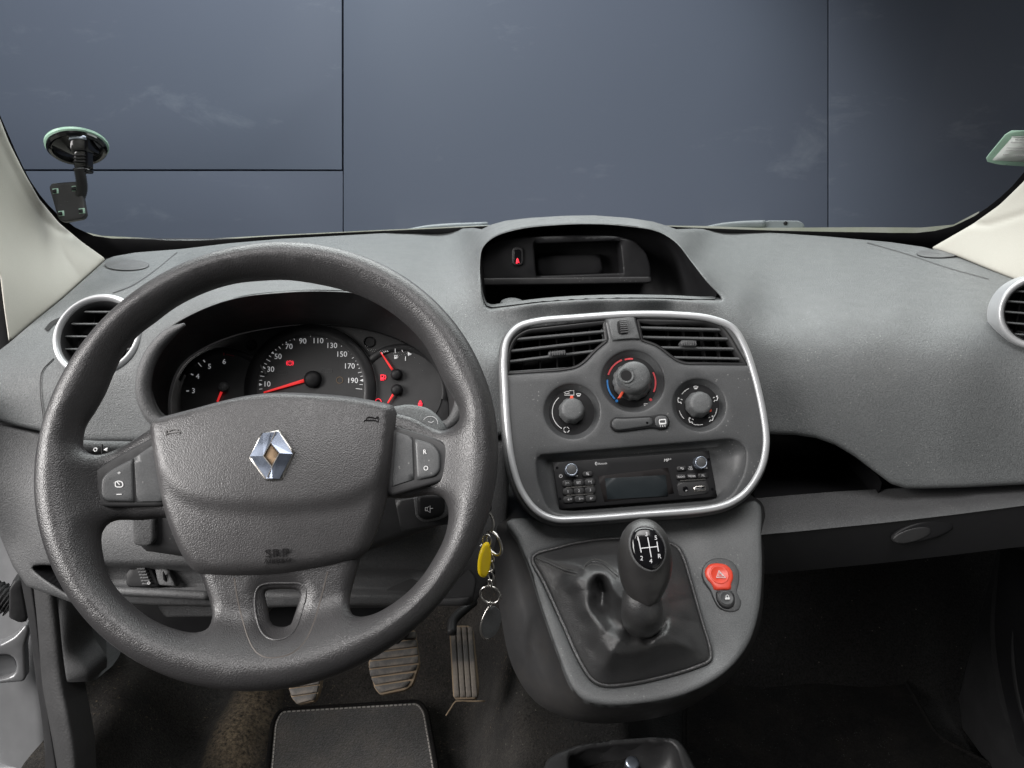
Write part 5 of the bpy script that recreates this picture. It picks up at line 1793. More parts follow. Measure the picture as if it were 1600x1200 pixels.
for x in (1032, 1035.5, 1039):
    ribbon('screen_symbol', S5, S5.uv([(x, 664), (x, 667)]), 0.7 * k_, M['white'], bs, 0, 0.0002)

# ---- recess for the radio
rc = ccw(rad_rec)
cxy = rc.mean(0)
bk = (rc - cxy) * np.array([0.90, 0.84]) + cxy
loft('radio_recess', [SF.w(rc, -0.003), SF.w(rc * 0.985 + cxy * 0.015, -0.006), SF.w(bk, -0.017), SF.w((bk - cxy) * 0.5 + cxy, -0.0175), SF.w((bk - cxy) * 0.01 + cxy, -0.0175)], M['face'], stack)

# ================================================================ radio
RF = SF.moved(-0.008)
radio = thing('car_radio', RF.w([RF.uv1(990, 750)])[0], 'black car radio with blank screen below the heater dials', 'radio')
rk = RF.s


def rp(x, y):
    return (840 + x / 4.706, 680 + y / 4.706)


def ruv(pts):
    return RF.uv([rp(*q) for q in pts])


rad_o = ruv([(108, 180), (1280, 112), (1325, 472), (142, 545)])
scr_o = ruv([(440, 275), (985, 238), (1005, 455), (465, 492)])
plate('faceplate', RF, fillet(rad_o, 0.003), M['black'], radio, r=0.001, depth=0.014, sp=0.012)
M['bez'] = mat('radio_bezel', (0.012, 0.010, 0.010), 0.5, spec=0.2)
sc = plate('screen_bezel', RF, fillet(scr_o, 0.004), M['bez'], radio, h=0.0007, r=0.0005, depth=0.002, sp=0.012)
plate('screen', RF, ruv([(495, 318), (940, 293), (958, 447), (512, 474)]), M['screen'], sc, h=0.0012, r=0.0002, depth=0.0006, sp=0.03)


def turn_knob(x, y, r):
    c = RF.uv1(*rp(x, y))
    r = r / 4.706 * rk
    kn = lathe('turn_knob', RF, c, [(r * 1.02, 0.0), (r, 0.009), (r * 0.93, 0.0105), (r * 0.80, 0.011), (r * 0.76, 0.0102)], M['chrome'], radio, seg=40, cap=False, sharp=None)
    lathe('knob_cap', RF, c, [(r * 0.80, 0.0104), (r * 0.6, 0.0108), (0.0003, 0.011)], M['face'], kn, seg=32)


turn_knob(245, 258, 48)
turn_knob(1188, 205, 47)
for x, y in ((143, 240), (165, 467), (1258, 177), (1285, 397)):
    lathe('release_hole', RF, RF.uv1(*rp(x, y)), [(10 / 4.706 * rk, 0.0003), (0.0002, 0.0003)], M['gloss'], radio, seg=16)


def rbutton(pts, txt, sz, sx=1.0, tx=0, ty=0):
    b = plate('radio_button', RF, fillet(ruv(pts), 0.0012), M['dark'], radio, h=0.0022, r=0.0006, depth=0.003, sp=0.01)
    q = np.array(pts).mean(0)
    if txt:
        text('lettering', RF, RF.uv1(*rp(q[0] + tx, q[1] + ty), 0.0022), txt, sz / 4.706 * rk, M['white'] if False else M['grey_print'], b, 0.0024, 0.00015, math.radians(1.0), sx)
    return b


def grid_button(i, j, txt, sz, sx=1.0):
    x0, x1 = 178 + i * 82 + j * 3, 178 + (i + 1) * 82 + j * 3 - 4
    sl = -0.06
    y0 = 332 + j * 60
    y1 = y0 + 48
    f = lambda x, y: (x, y + (x - 178) * sl)
    return rbutton([f(x0 + 2, y0), f(x1 + 2, y0), f(x1 + 4, y1), f(x0 + 4, y1)], txt, sz, sx)


for j, row in enumerate((('|<<', 'SET', '>>|'), ('1', '2', '3'), ('4', '5', '6'))):
    for i, t_ in enumerate(row):
        grid_button(i, j, t_, 19 if j < 2 else 17, 0.75 if j == 0 else 1.0)
for x, y, s in ((244, 470, 'INF'), (322, 466, 'SCAN'), (398, 463, 'RPT')):
    text('lettering', RF, RF.uv1(*rp(x, y), 0.0022), s, 10 / 4.706 * rk, M['grey_print'], radio, 0.0024, 0.0001, 0, 0.75)
for (a, b) in (((207, 387), (410, 373)), ((213, 444), (405, 431)), ((1045, 335), (1230, 324))):
    ribbon('chrome_line', RF, ruv([a, b]), 0.0009, M['steel'], radio, 0.0026, 0.0003)
rbutton([(325, 270), (400, 264), (405, 300), (330, 306)], None, 0)
ribbon('mute_symbol', RF, ruv([(357, 280), (363, 280), (370, 274), (370, 296), (363, 290), (357, 290)]), 0.0005, M['grey_print'], radio, 0.0024, 0.0001, True)
ribbon('mute_symbol', RF, ruv([(356, 275), (377, 294)]), 0.0005, M['grey_print'], radio, 0.0024, 0.0001)
rbutton([(1020, 230), (1090, 226), (1095, 258), (1024, 263)], None, 0)
ribbon('return_symbol', RF, ruv([(1054, 238), (1047, 243), (1055, 249)]), 0.0006, M['grey_print'], radio, 0.0024, 0.0001)
ribbon('return_symbol', RF, ruv([(1048, 243), (1068, 242), (1069, 251), (1058, 252)]), 0.0006, M['grey_print'], radio, 0.0024, 0.0001)
for i, t_ in enumerate(('RADIO', 'MEDIA', 'TEL')):
    x0 = 1018 + i * 79
    f = lambda x, y: (x, y - (x - 1018) * 0.06)
    rbutton([f(x0, 290), f(x0 + 75, 290), f(x0 + 78, 326), f(x0 + 3, 326)], t_, 14, 0.85)
text('lettering', RF, RF.uv1(*rp(478, 208)), 'Bluetooth', 14 / 4.706 * rk, M['grey_print'], radio, 0.0002, 0.0001, math.radians(1), 0.8)
blu = RF.uv1(*rp(431, 209))
lathe('wireless_badge', RF, blu, [(9 / 4.706 * rk, 0.0), (9 / 4.706 * rk, 0.0004), (0.0002, 0.0004)], M['grey_print'], radio, seg=20, sy=1.45)
ribbon('wireless_symbol', RF, ruv([(427, 204), (435, 214), (431, 219), (431, 199), (435, 204), (427, 214)]), 0.0003, M['black'], radio, 0.0005, 0.0001)
text('lettering', RF, RF.uv1(*rp(950, 183)), 'MP', 22 / 4.706 * rk, M['white'], radio, 0.0002, 0.0001, math.radians(1.5), 0.95, 0.2)
text('lettering', RF, RF.uv1(*rp(978, 175)), '3', 12 / 4.706 * rk, M['white'], radio, 0.0002, 0.0001, 0, 1.0)
for y, s in ((234, 'FILE'), (250, 'TUNE')):
    text('lettering', RF, RF.uv1(*rp(1124, y)), s, 12 / 4.706 * rk, M['grey_print'], radio, 0.0002, 0.0001, 0, 0.8)
text('lettering', RF, RF.uv1(*rp(1238, 241)), 'OK', 13 / 4.706 * rk, M['grey_print'], radio, 0.0002, 0.0001)
pw = RF.uv1(*rp(170, 300))
ribbon('power_symbol', RF, circle(pw, 11 / 4.706 * rk, 18, math.radians(120), math.radians(420)), 0.0005, M['grey_print'], radio, 0.0002, 0.0001)
ribbon('power_symbol', RF, [pw + np.array([0, 2]) / 4.706 * rk, pw + np.array([0, 13]) / 4.706 * rk], 0.0005, M['grey_print'], radio, 0.0002, 0.0001)
for j in range(4):
    ribbon('volume_mark', RF, ruv([(274 + j * 6, 303), (274 + j * 6, 299 - j * 3)]), 0.0006, M['grey_print'], radio, 0.0002, 0.0001)
# socket panel
sk = plate('socket_panel', RF, fillet(ruv([(1022, 340), (1255, 326), (1264, 432), (1034, 454)]), 0.005), M['dark'], radio, h=0.0008, r=0.0006, depth=0.002, sp=0.012)
lathe('jack_socket', RF, RF.uv1(*rp(1085, 395)), [(20 / 4.706 * rk, 0.001), (18 / 4.706 * rk, 0.0022), (10 / 4.706 * rk, 0.0018), (9 / 4.706 * rk, 0.001), (0.0002, 0.001)], M['gloss'], sk, seg=24)
usb = fillet(ruv([(1142, 377), (1232, 369), (1238, 408), (1148, 415)]), 0.0015)
ub = plate('usb_socket', RF, usb, M['steel'], sk, h=0.0018, r=0.0005, depth=0.002, sp=0.01)
plate('usb_slot', RF, ruv([(1154, 384), (1222, 378), (1227, 402), (1159, 408)]), M['gloss'], ub, h=0.0021, r=0, depth=0.0004, sp=0.01)
ribbon('usb_tongue', RF, ruv([(1160, 401), (1222, 396)]), 0.0011, M['dash_low'], ub, 0.0024, 0.0002)

# ================================================================ gear console
CF = Frame(1000, 960, 0.6927, 54, 0, 3)
cons = thing('gear_console', CF.O, 'grey plastic gear lever console below the centre stack', 'console')
co_px = spline([(792, 815), (808, 842), (826, 882), (846, 946), (871, 1017), (893, 1072), (912, 1093), (945, 1101), (1000, 1099), (1070, 1085), (1130, 1053), (1166, 1012), (1184, 962), (1190, 902), (1189, 842), (1184, 785), (1140, 792), (1000, 806), (880, 812)], True, 5)
ga_px = spline([(832, 874), (838, 866), (865, 858), (905, 848), (960, 842), (1010, 843), (1056, 854), (1066, 868), (1078, 905), (1095, 965), (1110, 1018), (1109, 1031), (1085, 1043), (1030, 1059), (980, 1069), (945, 1071), (927, 1063), (908, 1036), (880, 975), (850, 910)], True, 5)
co_uv, ga_uv = CF.uv(co_px), CF.uv(ga_px)


def con_h(p):
    # raised rim on the right and lower side, gently dished towards the gaiter
    d = seg_dist(p, ga_uv)
    return 0.006 * smooth(0.0, 0.030, d)


plate('console_top', CF, co_uv, M['console'], cons, holes=[ga_uv], h=con_h, r=0.006, depth=0.012, sp=0.008)
cs = ccw(co_uv)
ctr = cs.mean(0)
# body under the top: flares out to the driver's side, tucks in at the front
bl_px = spline([(768, 815), (770, 850), (774, 900), (782, 960), (800, 1040), (835, 1095), (880, 1120), (925, 1130), (1000, 1126), (1070, 1108), (1130, 1070), (1168, 1025), (1188, 975), (1194, 905), (1194, 845), (1190, 785), (1140, 790), (1000, 800), (880, 806)], True, 5)
b0 = CF.w(CF.uv(co_px), -0.002)
b1 = CF.w(CF.uv(co_px), -0.016)
tt = np.linspace(0, 1, len(bl_px))
Yb = np.interp(bl_px[:, 1], [785, 815, 960, 1040, 1130], [0.83, 0.82, 0.745, 0.72, 0.665])
b3 = at(bl_px, Yb)
b2 = b1 * 0.6 + b3 * 0.4
b4 = b3 + np.array([0.0, 0.10, -0.02])
b4[:, 0] = 0.10 + (b4[:, 0] - 0.10) * 0.96
b5 = b4 + np.array([0.0, 0.22, 0.0])
loft('console_body', [b0, b1, b2, b3, b4, b5], M['console_side'], cons)
# hazard and lock switches
hz_o = CF.uv(spline([(1125, 872), (1143, 877), (1154, 892), (1154, 912), (1151, 925), (1158, 940), (1154, 953), (1140, 956.5), (1124, 950), (1115, 935), (1110, 922), (1100, 908), (1097, 890), (1106, 877)], True, 4), 0.006)
hz = plate('switch_surround', CF, hz_o, M['face'], cons, h=0.0072, r=0.0012, depth=0.004, sp=0.007)
HZ = CF.moved(0.0098)
hb = plate('hazard_switch', HZ, HZ.uv(spline([(1122, 879), (1136, 882), (1145, 892), (1146, 904), (1143, 912), (1143, 919.5), (1130, 921), (1116, 920), (1113, 912), (1104, 902), (1102, 890), (1109, 881)], True, 4)), M['hazard'], hz, r=0.0025, depth=0.005, sp=0.006)
hcen = HZ.uv1(1124, 898)
lathe('switch_dish', HZ, hcen, [(15.5 * CF.s, 0.0), (14.5 * CF.s, 0.0010), (13 * CF.s, 0.0004), (0.0004, 0.0001)], M['hazard'], hb, seg=36, sharp=None)
for sc_, w_ in ((1.0, 1.5), (0.52, 1.1)):
    tri = np.array([(-7, -4.5), (7.2, -5.5), (-1, 6.5)]) * CF.s * sc_ + hcen + np.array([1.0, -0.5]) * CF.s
    ribbon('hazard_triangle', HZ, tri, w_ * CF.s, M['white'], hb, 0.0012, 0.0002, True)
lk = plate('lock_switch', HZ, HZ.uv(spline([(1120, 923), (1133, 923.5), (1144, 922), (1149, 936), (1147, 946), (1139, 950.5), (1129, 948), (1121, 938)], True, 4)), M['dark'], hz, r=0.0025, depth=0.005, sp=0.005)
lc_ = HZ.uv1(1135, 934.5)
lathe('switch_dish', HZ, lc_, [(11.5 * CF.s, 0.0), (10.5 * CF.s, 0.0010), (9 * CF.s, 0.0004), (0.0003, 0.0001)], M['face'], lk, seg=28, sharp=None)
plate('lock_symbol', HZ, HZ.uv(fillet([(1132.5, 938), (1132.5, 934), (1140, 934), (1140, 938)], 1)), M['white'], lk, h=0.0013, r=0, depth=0.0003, sp=0.01)
ribbon('lock_symbol', HZ, HZ.uv([(1134, 934.5), (1134, 931.5), (1136, 930), (1138, 931.5), (1138, 934.5)]), 1.0 * CF.s, M['white'], lk, 0.0013, 0.0002)

# ================================================================ gear lever: leather gaiter, lever collar, knob with shift pattern
gear = thing('gear_lever', CF.w([CF.uv1(1000, 960)])[0], 'black gear lever with leather gaiter and shift-pattern cap', 'gear lever')
# height of the leather over the console face, read along its folds
gh = [(*q, 0.0) for q in ga_px[::3]] + [
    # behind the knob and the raised seam ridge on the left
    (870, 868, .010), (905, 862, .024), (935, 858, .034), (965, 856, .042), (1000, 855, .046), (1035, 862, .036), (1056, 872, .016),
    (855, 886, .006), (880, 893, .013), (905, 894, .026), (925, 884, .040), (948, 886, .052), (965, 895, .058),
    # pinched pocket under the ridge
    (928, 905, .034), (936, 908, .022), (943, 926, .014), (938, 944, .013), (952, 952, .022), (926, 930, .030), (924, 950, .030),
    # roll that runs down the left and along the front
    (906, 905, .041), (903, 930, .042), (907, 958, .043), (922, 980, .043), (945, 994, .042), (972, 1001, .041), (1000, 1003, .040), (1026, 998, .041), (1048, 986, .043), (1066, 976, .043), (1080, 978, .036), (1090, 992, .025),
    (884, 915, .018), (876, 945, .010), (886, 965, .016), (898, 1000, .015), (920, 1032, .015), (950, 1048, .014), (985, 1046, .015), (1020, 1040, .015), (1055, 1030, .016), (1085, 1018, .014), (935, 1060, .004), (1000, 1058, .005),
    # valley between the roll and the lever
    (930, 964, .034), (953, 981, .034), (985, 991, .031), (1012, 991, .030), (1036, 978, .034), (1044, 962, .036),
    # skirt under the knob
    (962, 915, .060), (967, 935, .062), (978, 955, .058), (996, 973, .050), (1014, 974, .050), (1024, 958, .058), (1026, 938, .070), (1000, 930, .084), (985, 920, .080), (1010, 950, .072), (990, 945, .072),
    # sheet on the right
    (1046, 900, .040), (1044, 930, .036), (1060, 900, .026), (1060, 930, .024), (1064, 955, .034), (1076, 940, .012), (1082, 960, .014)]
gtps = TPS(gh, 2e-5)


def gaiter_h(px):
    px = np.asarray(px, float)
    d = seg_dist(px, ga_px)
    h = np.maximum(gtps(px), -0.002) * 1.18
    # panels of leather rise straight from the frame and crease where they meet the slack folds
    pan = 1.25 * CF.s * d * (1 - 0.10 * np.sin(d / 9.0) * smooth(10, 40, d))
    k_s = 0.0016
    h = h + 0.003
    h = -k_s * np.logaddexp(-h / k_s, -pan / k_s)
    x, y = px[:, 0], px[:, 1]
    wr = 0.0006 * np.sin((x * 0.8 + y * 0.5) / 7.0 + 2.0 * np.sin(y / 31.0)) + 0.0005 * np.sin((y - 0.4 * x) / 5.5 + 1.5 * np.sin(x / 23.0))
    th_ = np.arctan2(y - 945, x - 1000)
    rr_ = np.hypot(x - 1000, y - 945)
    pl = -0.0026 * (1 - np.abs(np.sin(4.5 * th_ + 0.012 * rr_ + 0.9 * np.sin(3 * th_))) ** 0.55) * smooth(28, 60, rr_) * (1 - smooth(75, 135, rr_)) * (0.65 + 0.35 * np.sin(2 * th_ + 1))
    return (h + pl + wr * smooth(4, 30, d)) * smooth(0, 3, d) - 0.002 * (1 - smooth(0, 4, d))


Vg, Tg, dg_, bg_ = sheet2d(ga_px, [], 5.0, 3.2)
hg = gaiter_h(Vg)
mesh('gaiter', CF.w(CF.uv(Vg, hg), hg), [tuple(t)[::-1] for t in Tg], M['boot'], gear)
tube('gaiter_piping', CF.w(CF.uv(ga_px), 0.0005), 0.0020, M['boot'], gear, True, 8, 1)


def gaiter_line(px, lift):
    h = gaiter_h(px) + lift
    return CF.w(CF.uv(px, h), h)


def stitch(px, n):
    p = resample(spline(px, False, 8), 3.2, False)
    P_ = gaiter_line(p, 0.0008)
    V_, F_ = [], []
    for i in range(len(P_) - 1):
        A_, B_ = P_[i], P_[i] * 0.4 + P_[i + 1] * 0.6
        d_ = (B_ - A_) / max(np.linalg.norm(B_ - A_), 1e-9)
        s_ = np.cross(d_, CF.n)
        s_ /= np.linalg.norm(s_)
        b_ = len(V_)
        V_ += [A_ - s_ * .0005, A_ + s_ * .0005, B_ + s_ * .0005, B_ - s_ * .0005, A_ + CF.n * .0008, B_ + CF.n * .0008]
        F_ += [(b_, b_ + 4, b_ + 5, b_ + 3), (b_ + 1, b_ + 2, b_ + 5, b_ + 4), (b_, b_ + 1, b_ + 4), (b_ + 3, b_ + 5, b_ + 2)]
    tag(mesh('stitching', np.array(V_), F_, M['stitch'], gear), kind='stuff')


M['stitch'] = mat('grey_thread', (0.10, 0.10, 0.095), 0.8)
seam_a = [(838, 872), (858, 880), (880, 890), (902, 896)]
seam_b = [(912, 886), (926, 878), (942, 881), (956, 892), (966, 900)]
for sm in (seam_a, seam_b):
    p = spline(sm, False, 8)
    tube('gaiter_seam', gaiter_line(p, 0.0006), 0.0009, M['boot'], gear, seg=6, k=1)
    off = np.array([1.6, -4.0])
    stitch(np.asarray(sm) + off, 0)
    stitch(np.asarray(sm) - off, 0)
# knob: egg-shaped, held upright in front of the driver
GK = Frame(1008, 880, 0.618, 6, 0, 0)
ko = GK.uv(spline([(965, 880), (966, 858), (973, 836), (986, 821), (1004, 814), (1022, 816.5), (1037, 828), (1047, 850), (1050, 876), (1046, 900), (1037, 921), (1026, 937), (1011, 946), (995, 942), (980, 929), (970, 908)], True, 5))
KT = 0.0245
kn = inflate('knob', GK, ko, M['knob'], gear, T=KT, sp=0.0035)
stalk_b = CF.w([CF.uv1(1004, 968, 0.0)], 0.0)[0]
tube('lever_skirt', np.array([GK.w([GK.uv1(1003, 925)], -0.004)[0], GK.w([GK.uv1(1003, 945)], 0.002)[0], stalk_b * 0.5 + GK.w([GK.uv1(1003, 955)], 0.002)[0] * 0.5, stalk_b]), [0.0175, 0.0195, 0.0215, 0.0225], M['boot'], gear, seg=32)


def knob_h(px):
    uv = GK.uv(px)
    d = seg_dist(uv, ko)
    q = np.clip(d / KT, 0, 1)
    return KT * np.sqrt(1 - (1 - q) ** 2)


hk = knob_h(np.array([(1013.0, 857.0)]))[0]
GC = Frame(1013, 857, GK.w([GK.uv1(1013, 857, hk)], hk)[0][1], 40, 3, 0)
GC.O = GK.w([GK.uv1(1013, 857, hk)], hk)[0] - GC.n * 0.0022
capo = GC.uv(spline([(1008, 822.5), (1022, 826), (1034, 840), (1040, 858), (1036, 878), (1024, 890), (1011, 889), (996, 878), (987, 860), (986, 841), (994, 826)], True, 5))
cap_ = plate('shift_pattern_cap', GC, capo, M['gloss'], kn, r=0.004, depth=0.012, sp=0.005, h=lambda p: 0.002 * (1 - (np.linalg.norm(p, axis=1) / 0.03) ** 2))
tube('cap_ring', GC.w(capo, -0.003), 0.0015, M['dash_low'], kn, True, 8, 1)


def gp(x, y):
    return (930 + x / 8.0, 810 + y / 8.0)


caph = lambda p: 0.0022 * (1 - (np.linalg.norm(np.asarray(p), axis=1) / 0.03) ** 2)
for a, b in (((565, 378), (778, 355)), ((530, 240), (570, 430)), ((650, 240), (695, 490)), ((765, 295), (785, 420))):
    ribbon('shift_line', GC, GC.uv([gp(*a), gp(*b)]), 0.0008, M['grey_print'], cap_, h=caph, th=0.0002, sp=0.002)
for s, x, y in (('1', 527, 250), ('3', 633, 200), ('5', 752, 245), ('2', 575, 500), ('4', 690, 535), ('R', 800, 475)):
    text('lettering', GC, GC.uv1(*gp(x, y)), s, 62 / 8 * GC.s * 0.86, M['grey_print'], cap_, caph, 0.0002, math.radians(-4))

# ================================================================ pedals
def pedal(name, label, F, outline, ribs, arm, rad=4):
    o = F.uv(fillet(outline, rad))
    t = thing(name, F.w([o.mean(0)])[0], label, 'pedal')
    p = plate('pad', F, o, M['groove'], t, r=0.002, depth=0.012, sp=0.01)
    for q in ribs:
        plate('rib', F, F.uv(fillet(q, 1.5, 3)), M['rubber'], p, h=0.004, r=0.0018, depth=0.0045, sp=0.012)
    if arm is not None:
        tube('arm', arm, 0.008, M['dark'], t, seg=10)
    return t


BF = Frame(615, 1040, 1.0, 48, 0, 4)
ribs = []
ys = np.linspace(990, 1080, 8)
for i in range(7):
    y0, y1 = ys[i] + 1.0, ys[i + 1] - 1.2
    def edge(y):
        xl = np.interp(y, [985, 1037, 1050, 1074, 1081], [588, 575.5, 577, 587, 592])
        xr = np.interp(y, [985, 1000, 1037, 1069, 1081], [650, 651, 656, 642, 634])
        return xl + 1.0, xr - 1.0
    (a0, b0), (a1, b1) = edge(y0), edge(y1)
    ribs.append([(a0, y0 + 4.5), (b0, y0 - 4), (b1, y1 - 4), (a1, y1 + 4.5)])
pedal('brake_pedal', 'wide brake pedal with worn horizontal rubber ribs', BF, [(588, 988), (648, 983), (656, 1037), (645, 1070), (634, 1078), (594, 1086), (585, 1076), (575, 1038)], ribs,
      at([(618, 1000), (640, 975), (648, 930)], [1.01, 1.05, 1.10]))
AF = Frame(725, 1035, 1.03, 52, 0, 0)
ribs = []
for i in range(4):
    f0, f1 = (i + 0.04) / 4, (i + 0.96) / 4
    def row(y, xl, xr):
        return xl + (xr - xl) * f0, xl + (xr - xl) * f1
    (a0, b0), (a1, b1) = row(980, 703, 738.5), row(1090, 709.5, 746.5)
    ribs.append([(a0 + 0.5, 980), (b0, 980), (b1, 1090), (a1, 1090)])
pedal('accelerator_pedal', 'narrow accelerator pedal with worn vertical rubber ribs', AF, [(702, 986), (708, 977), (735, 977), (740, 986), (748.5, 1066), (747, 1088), (742, 1092), (712, 1092), (707.5, 1087)], ribs,
      at([(706, 990), (708, 970), (728, 950), (740, 940)], [1.03, 1.05, 1.07, 1.09]))
KF2 = Frame(478, 1080, 1.0, 48, 0, 4)
ribs = []
for i in range(5):
    y0 = 1036 + i * 12.6
    f = lambda y: (np.interp(y, [1030, 1073, 1089, 1099], [446, 451, 456, 463]) + 1, np.interp(y, [1030, 1063, 1083, 1095], [505, 502, 498, 493]) - 1)
    (a0, b0), (a1, b1) = f(y0), f(y0 + 11.2)
    ribs.append([(a0, y0 + 3), (b0, y0 - 3), (b1, y0 + 8.2), (a1, y0 + 14.0)])
pedal('clutch_pedal', 'clutch pedal with worn ribs just showing under the wheel rim', KF2, [(446, 1030), (505, 1026), (502, 1063), (498, 1083), (492, 1096), (464, 1101), (455, 1090), (450, 1072)], ribs, None)

# yellowed edge of the heel plate below the accelerator
hp = thing('heel_plate', at1(725, 1096, 1.11), 'yellowed edge of a plastic heel plate below the accelerator pedal', 'heel plate')
tube('edge_strip', at([(697, 1118), (705, 1106), (712, 1096), (735, 1095.5), (758, 1095.5)], [1.075, 1.09, 1.10, 1.10, 1.10]), 0.0016, M['groove'], hp, seg=6, k=2)


# ================================================================ mats
def on_floor(px, lift):
    out = []
    for d in rays(px):
        z = FL + lift
        t = (z - CAM[2]) / d[2]
        out.append(CAM + d * t)
    return np.array(out)


FF = Frame(560, 1150, 1.0, 90)
FF.O = np.array([0, 1.0, FL + 0.030])
FF.u, FF.v, FF.n = np.array([1.0, 0, 0]), np.array([0, 1.0, 0]), np.array([0, 0, 1.0])
FF.s = 0.0011
dm_ = thing('floor_mat', FF.w([FF.uv1(550, 1150)])[0], 'grey carpet mat with white stitched border on the driver side', 'floor mat', 'floor mats')
mo = fillet([(405, 1420), (413, 1250), (424, 1130), (436, 1108), (545, 1101.5), (655, 1094.5), (668, 1110), (684, 1200), (720, 1420)], [5, 5, 30, 20, 5, 18, 20, 5, 5])
plate('mat_top', FF, FF.uv(mo), M['mat_fabric'], dm_, r=0.004, depth=0.012, sp=0.02)
edge_uv = ccw(resample(FF.uv(mo), 0.002))
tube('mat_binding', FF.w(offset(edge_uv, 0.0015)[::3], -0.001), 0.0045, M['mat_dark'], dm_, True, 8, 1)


def stitch_row(uv, F, parent, h, matl=None, gap=0.0085, ln=0.0056, w=0.0022):
    p = resample(uv, gap, False)
    V_, F_ = [], []
    for i in range(len(p) - 1):
        a, b = p[i], p[i] + (p[i + 1] - p[i]) * (ln / gap)
        d_ = (b - a) / max(np.linalg.norm(b - a), 1e-9)
        m_ = np.array([-d_[1], d_[0]]) * w / 2
        k = len(V_)
        V_ += list(F.w([a - m_, b - m_, b + m_, a + m_], h + 0.0006)) + list(F.w([a - m_, b - m_, b + m_, a + m_], h - 0.001))
        F_ += [(k, k + 1, k + 2, k + 3), (k, k + 4, k + 5, k + 1), (k + 2, k + 6, k + 7, k + 3), (k + 1, k + 5, k + 6, k + 2), (k + 3, k + 7, k + 4, k)]
    tag(mesh('stitching', V_, F_, matl or M['thread'], parent, False), kind='stuff')


inn = offset(ccw(FF.uv(mo)), 0.0085)
stitch_row(np.vstack([inn, inn[:1]]), FF, dm_, 0.0008)

PFm = Frame(1300, 1050, 1.0, 90)
PFm.O, PFm.u, PFm.v, PFm.n, PFm.s = np.array([0, 1.0, FL + 0.022]), FF.u, FF.v, FF.n, 0.0011
pmt = thing('floor_mat', PFm.w([PFm.uv1(1250, 1100)])[0], 'black carpet mat on the shaded passenger side floor', 'floor mat', 'floor mats')
mo2 = fillet([(1067, 1400), (1067, 1230), (1068, 1100), (1120, 985), (1300, 975), (1400, 1035), (1425, 1080), (1465, 1150), (1560, 1200), (1680, 1260), (1720, 1400)], [5, 5, 20, 20, 25, 20, 20, 20, 15, 5, 5])
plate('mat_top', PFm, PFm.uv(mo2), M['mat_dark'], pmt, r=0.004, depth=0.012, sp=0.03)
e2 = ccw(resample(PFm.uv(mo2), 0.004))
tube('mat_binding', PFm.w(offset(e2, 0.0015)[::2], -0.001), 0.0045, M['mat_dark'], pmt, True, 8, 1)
inn2 = offset(ccw(PFm.uv(mo2)), 0.009)
inn2 = inn2[np.argsort(inn2[:, 1])][inn2[np.argsort(inn2[:, 1])][:, 0] < 0.31]
stitch_row(inn2, PFm, pmt, 0.0008, matl=M['stitch'])

# ================================================================ tray between the seats
TF = Frame(960, 1175, 0.86, 78)
tray = thing('storage_tray', TF.O, 'black plastic storage tray between the seats behind the console', 'tray')
to = fillet([(846, 1230), (852, 1186), (868, 1174), (905, 1161), (962, 1153), (1022, 1149), (1056, 1151), (1070, 1163), (1094, 1210), (1120, 1330), (840, 1330)], [5, 14, 14, 8, 8, 8, 12, 14, 8, 5, 5])
ti = fillet([(894, 1300), (890, 1179), (922, 1167), (965, 1161), (1010, 1158), (1050, 1158.5), (1058, 1168), (1072, 1215), (1085, 1300)], [5, 6, 6, 6, 6, 6, 6, 5, 5])
plate('tray_rim', TF, TF.uv(to), M['dark'], tray, holes=[TF.uv(ti)], r=0.006, depth=0.05, sp=0.012)
l1 = radial(TF.uv(ti), TF.uv1(980, 1225), 70)
l2 = (l1 - l1.mean(0)) * 0.93 + l1.mean(0)
loft('tray_well', [TF.w(l1, -0.004), TF.w(l2, -0.045), TF.w((l2 - l2.mean(0)) * 0.02 + l2.mean(0), -0.047)], M['dark'], tray)
lp = thing('chrome_stud', at1(988, 1200, 0.80), 'small chrome-capped stud standing in the storage tray', 'stud')
LF = Frame(988, 1192, 0.80, 62)
lathe('stud_body', LF, (0, 0), [(0.0085, -0.05), (0.0090, -0.006), (0.0092, 0.0)], M['dark'], lp, seg=24)
lathe('stud_cap', LF, (0, 0), [(0.0095, -0.004), (0.0095, 0.0005), (0.0088, 0.0022), (0.006, 0.0028), (0.0003, 0.003)], M['chrome'], lp, seg=32, sy=0.9, sharp=None)


# ================================================================ driver's doorway
def strip(name, left, right, matl, parent, mid=0.0, rows=5, thick=None):
    """Moulded strip between two edges given as (x, y, Y) points; mid bulges it towards the cabin."""
    n = 28
    def sp3(p):
        p = np.asarray(p, float)
        q = spline(p, False, 6)
        return np.stack([np.interp(np.linspace(0, 1, n), np.linspace(0, 1, len(q)), q[:, k]) for k in range(3)], 1)
    L_, R_ = sp3(left), sp3(right)
    A_, B_ = at(L_[:, :2], L_[:, 2]), at(R_[:, :2], R_[:, 2])
    loops = []
    for f in np.linspace(0, 1, rows * 2 + 1):
        P_ = A_ * (1 - f) + B_ * f
        to_cam = CAM - P_
        to_cam /= np.linalg.norm(to_cam, axis=1)[:, None]
        loops.append(P_ + to_cam * mid * math.sin(math.pi * f) ** 0.7)
    back = [loops[0] + np.array([-0.01, 0.03, 0]), *loops, loops[-1] + np.array([0.01, 0.03, 0])]
    return loft(name, back, matl, parent, closed=False)


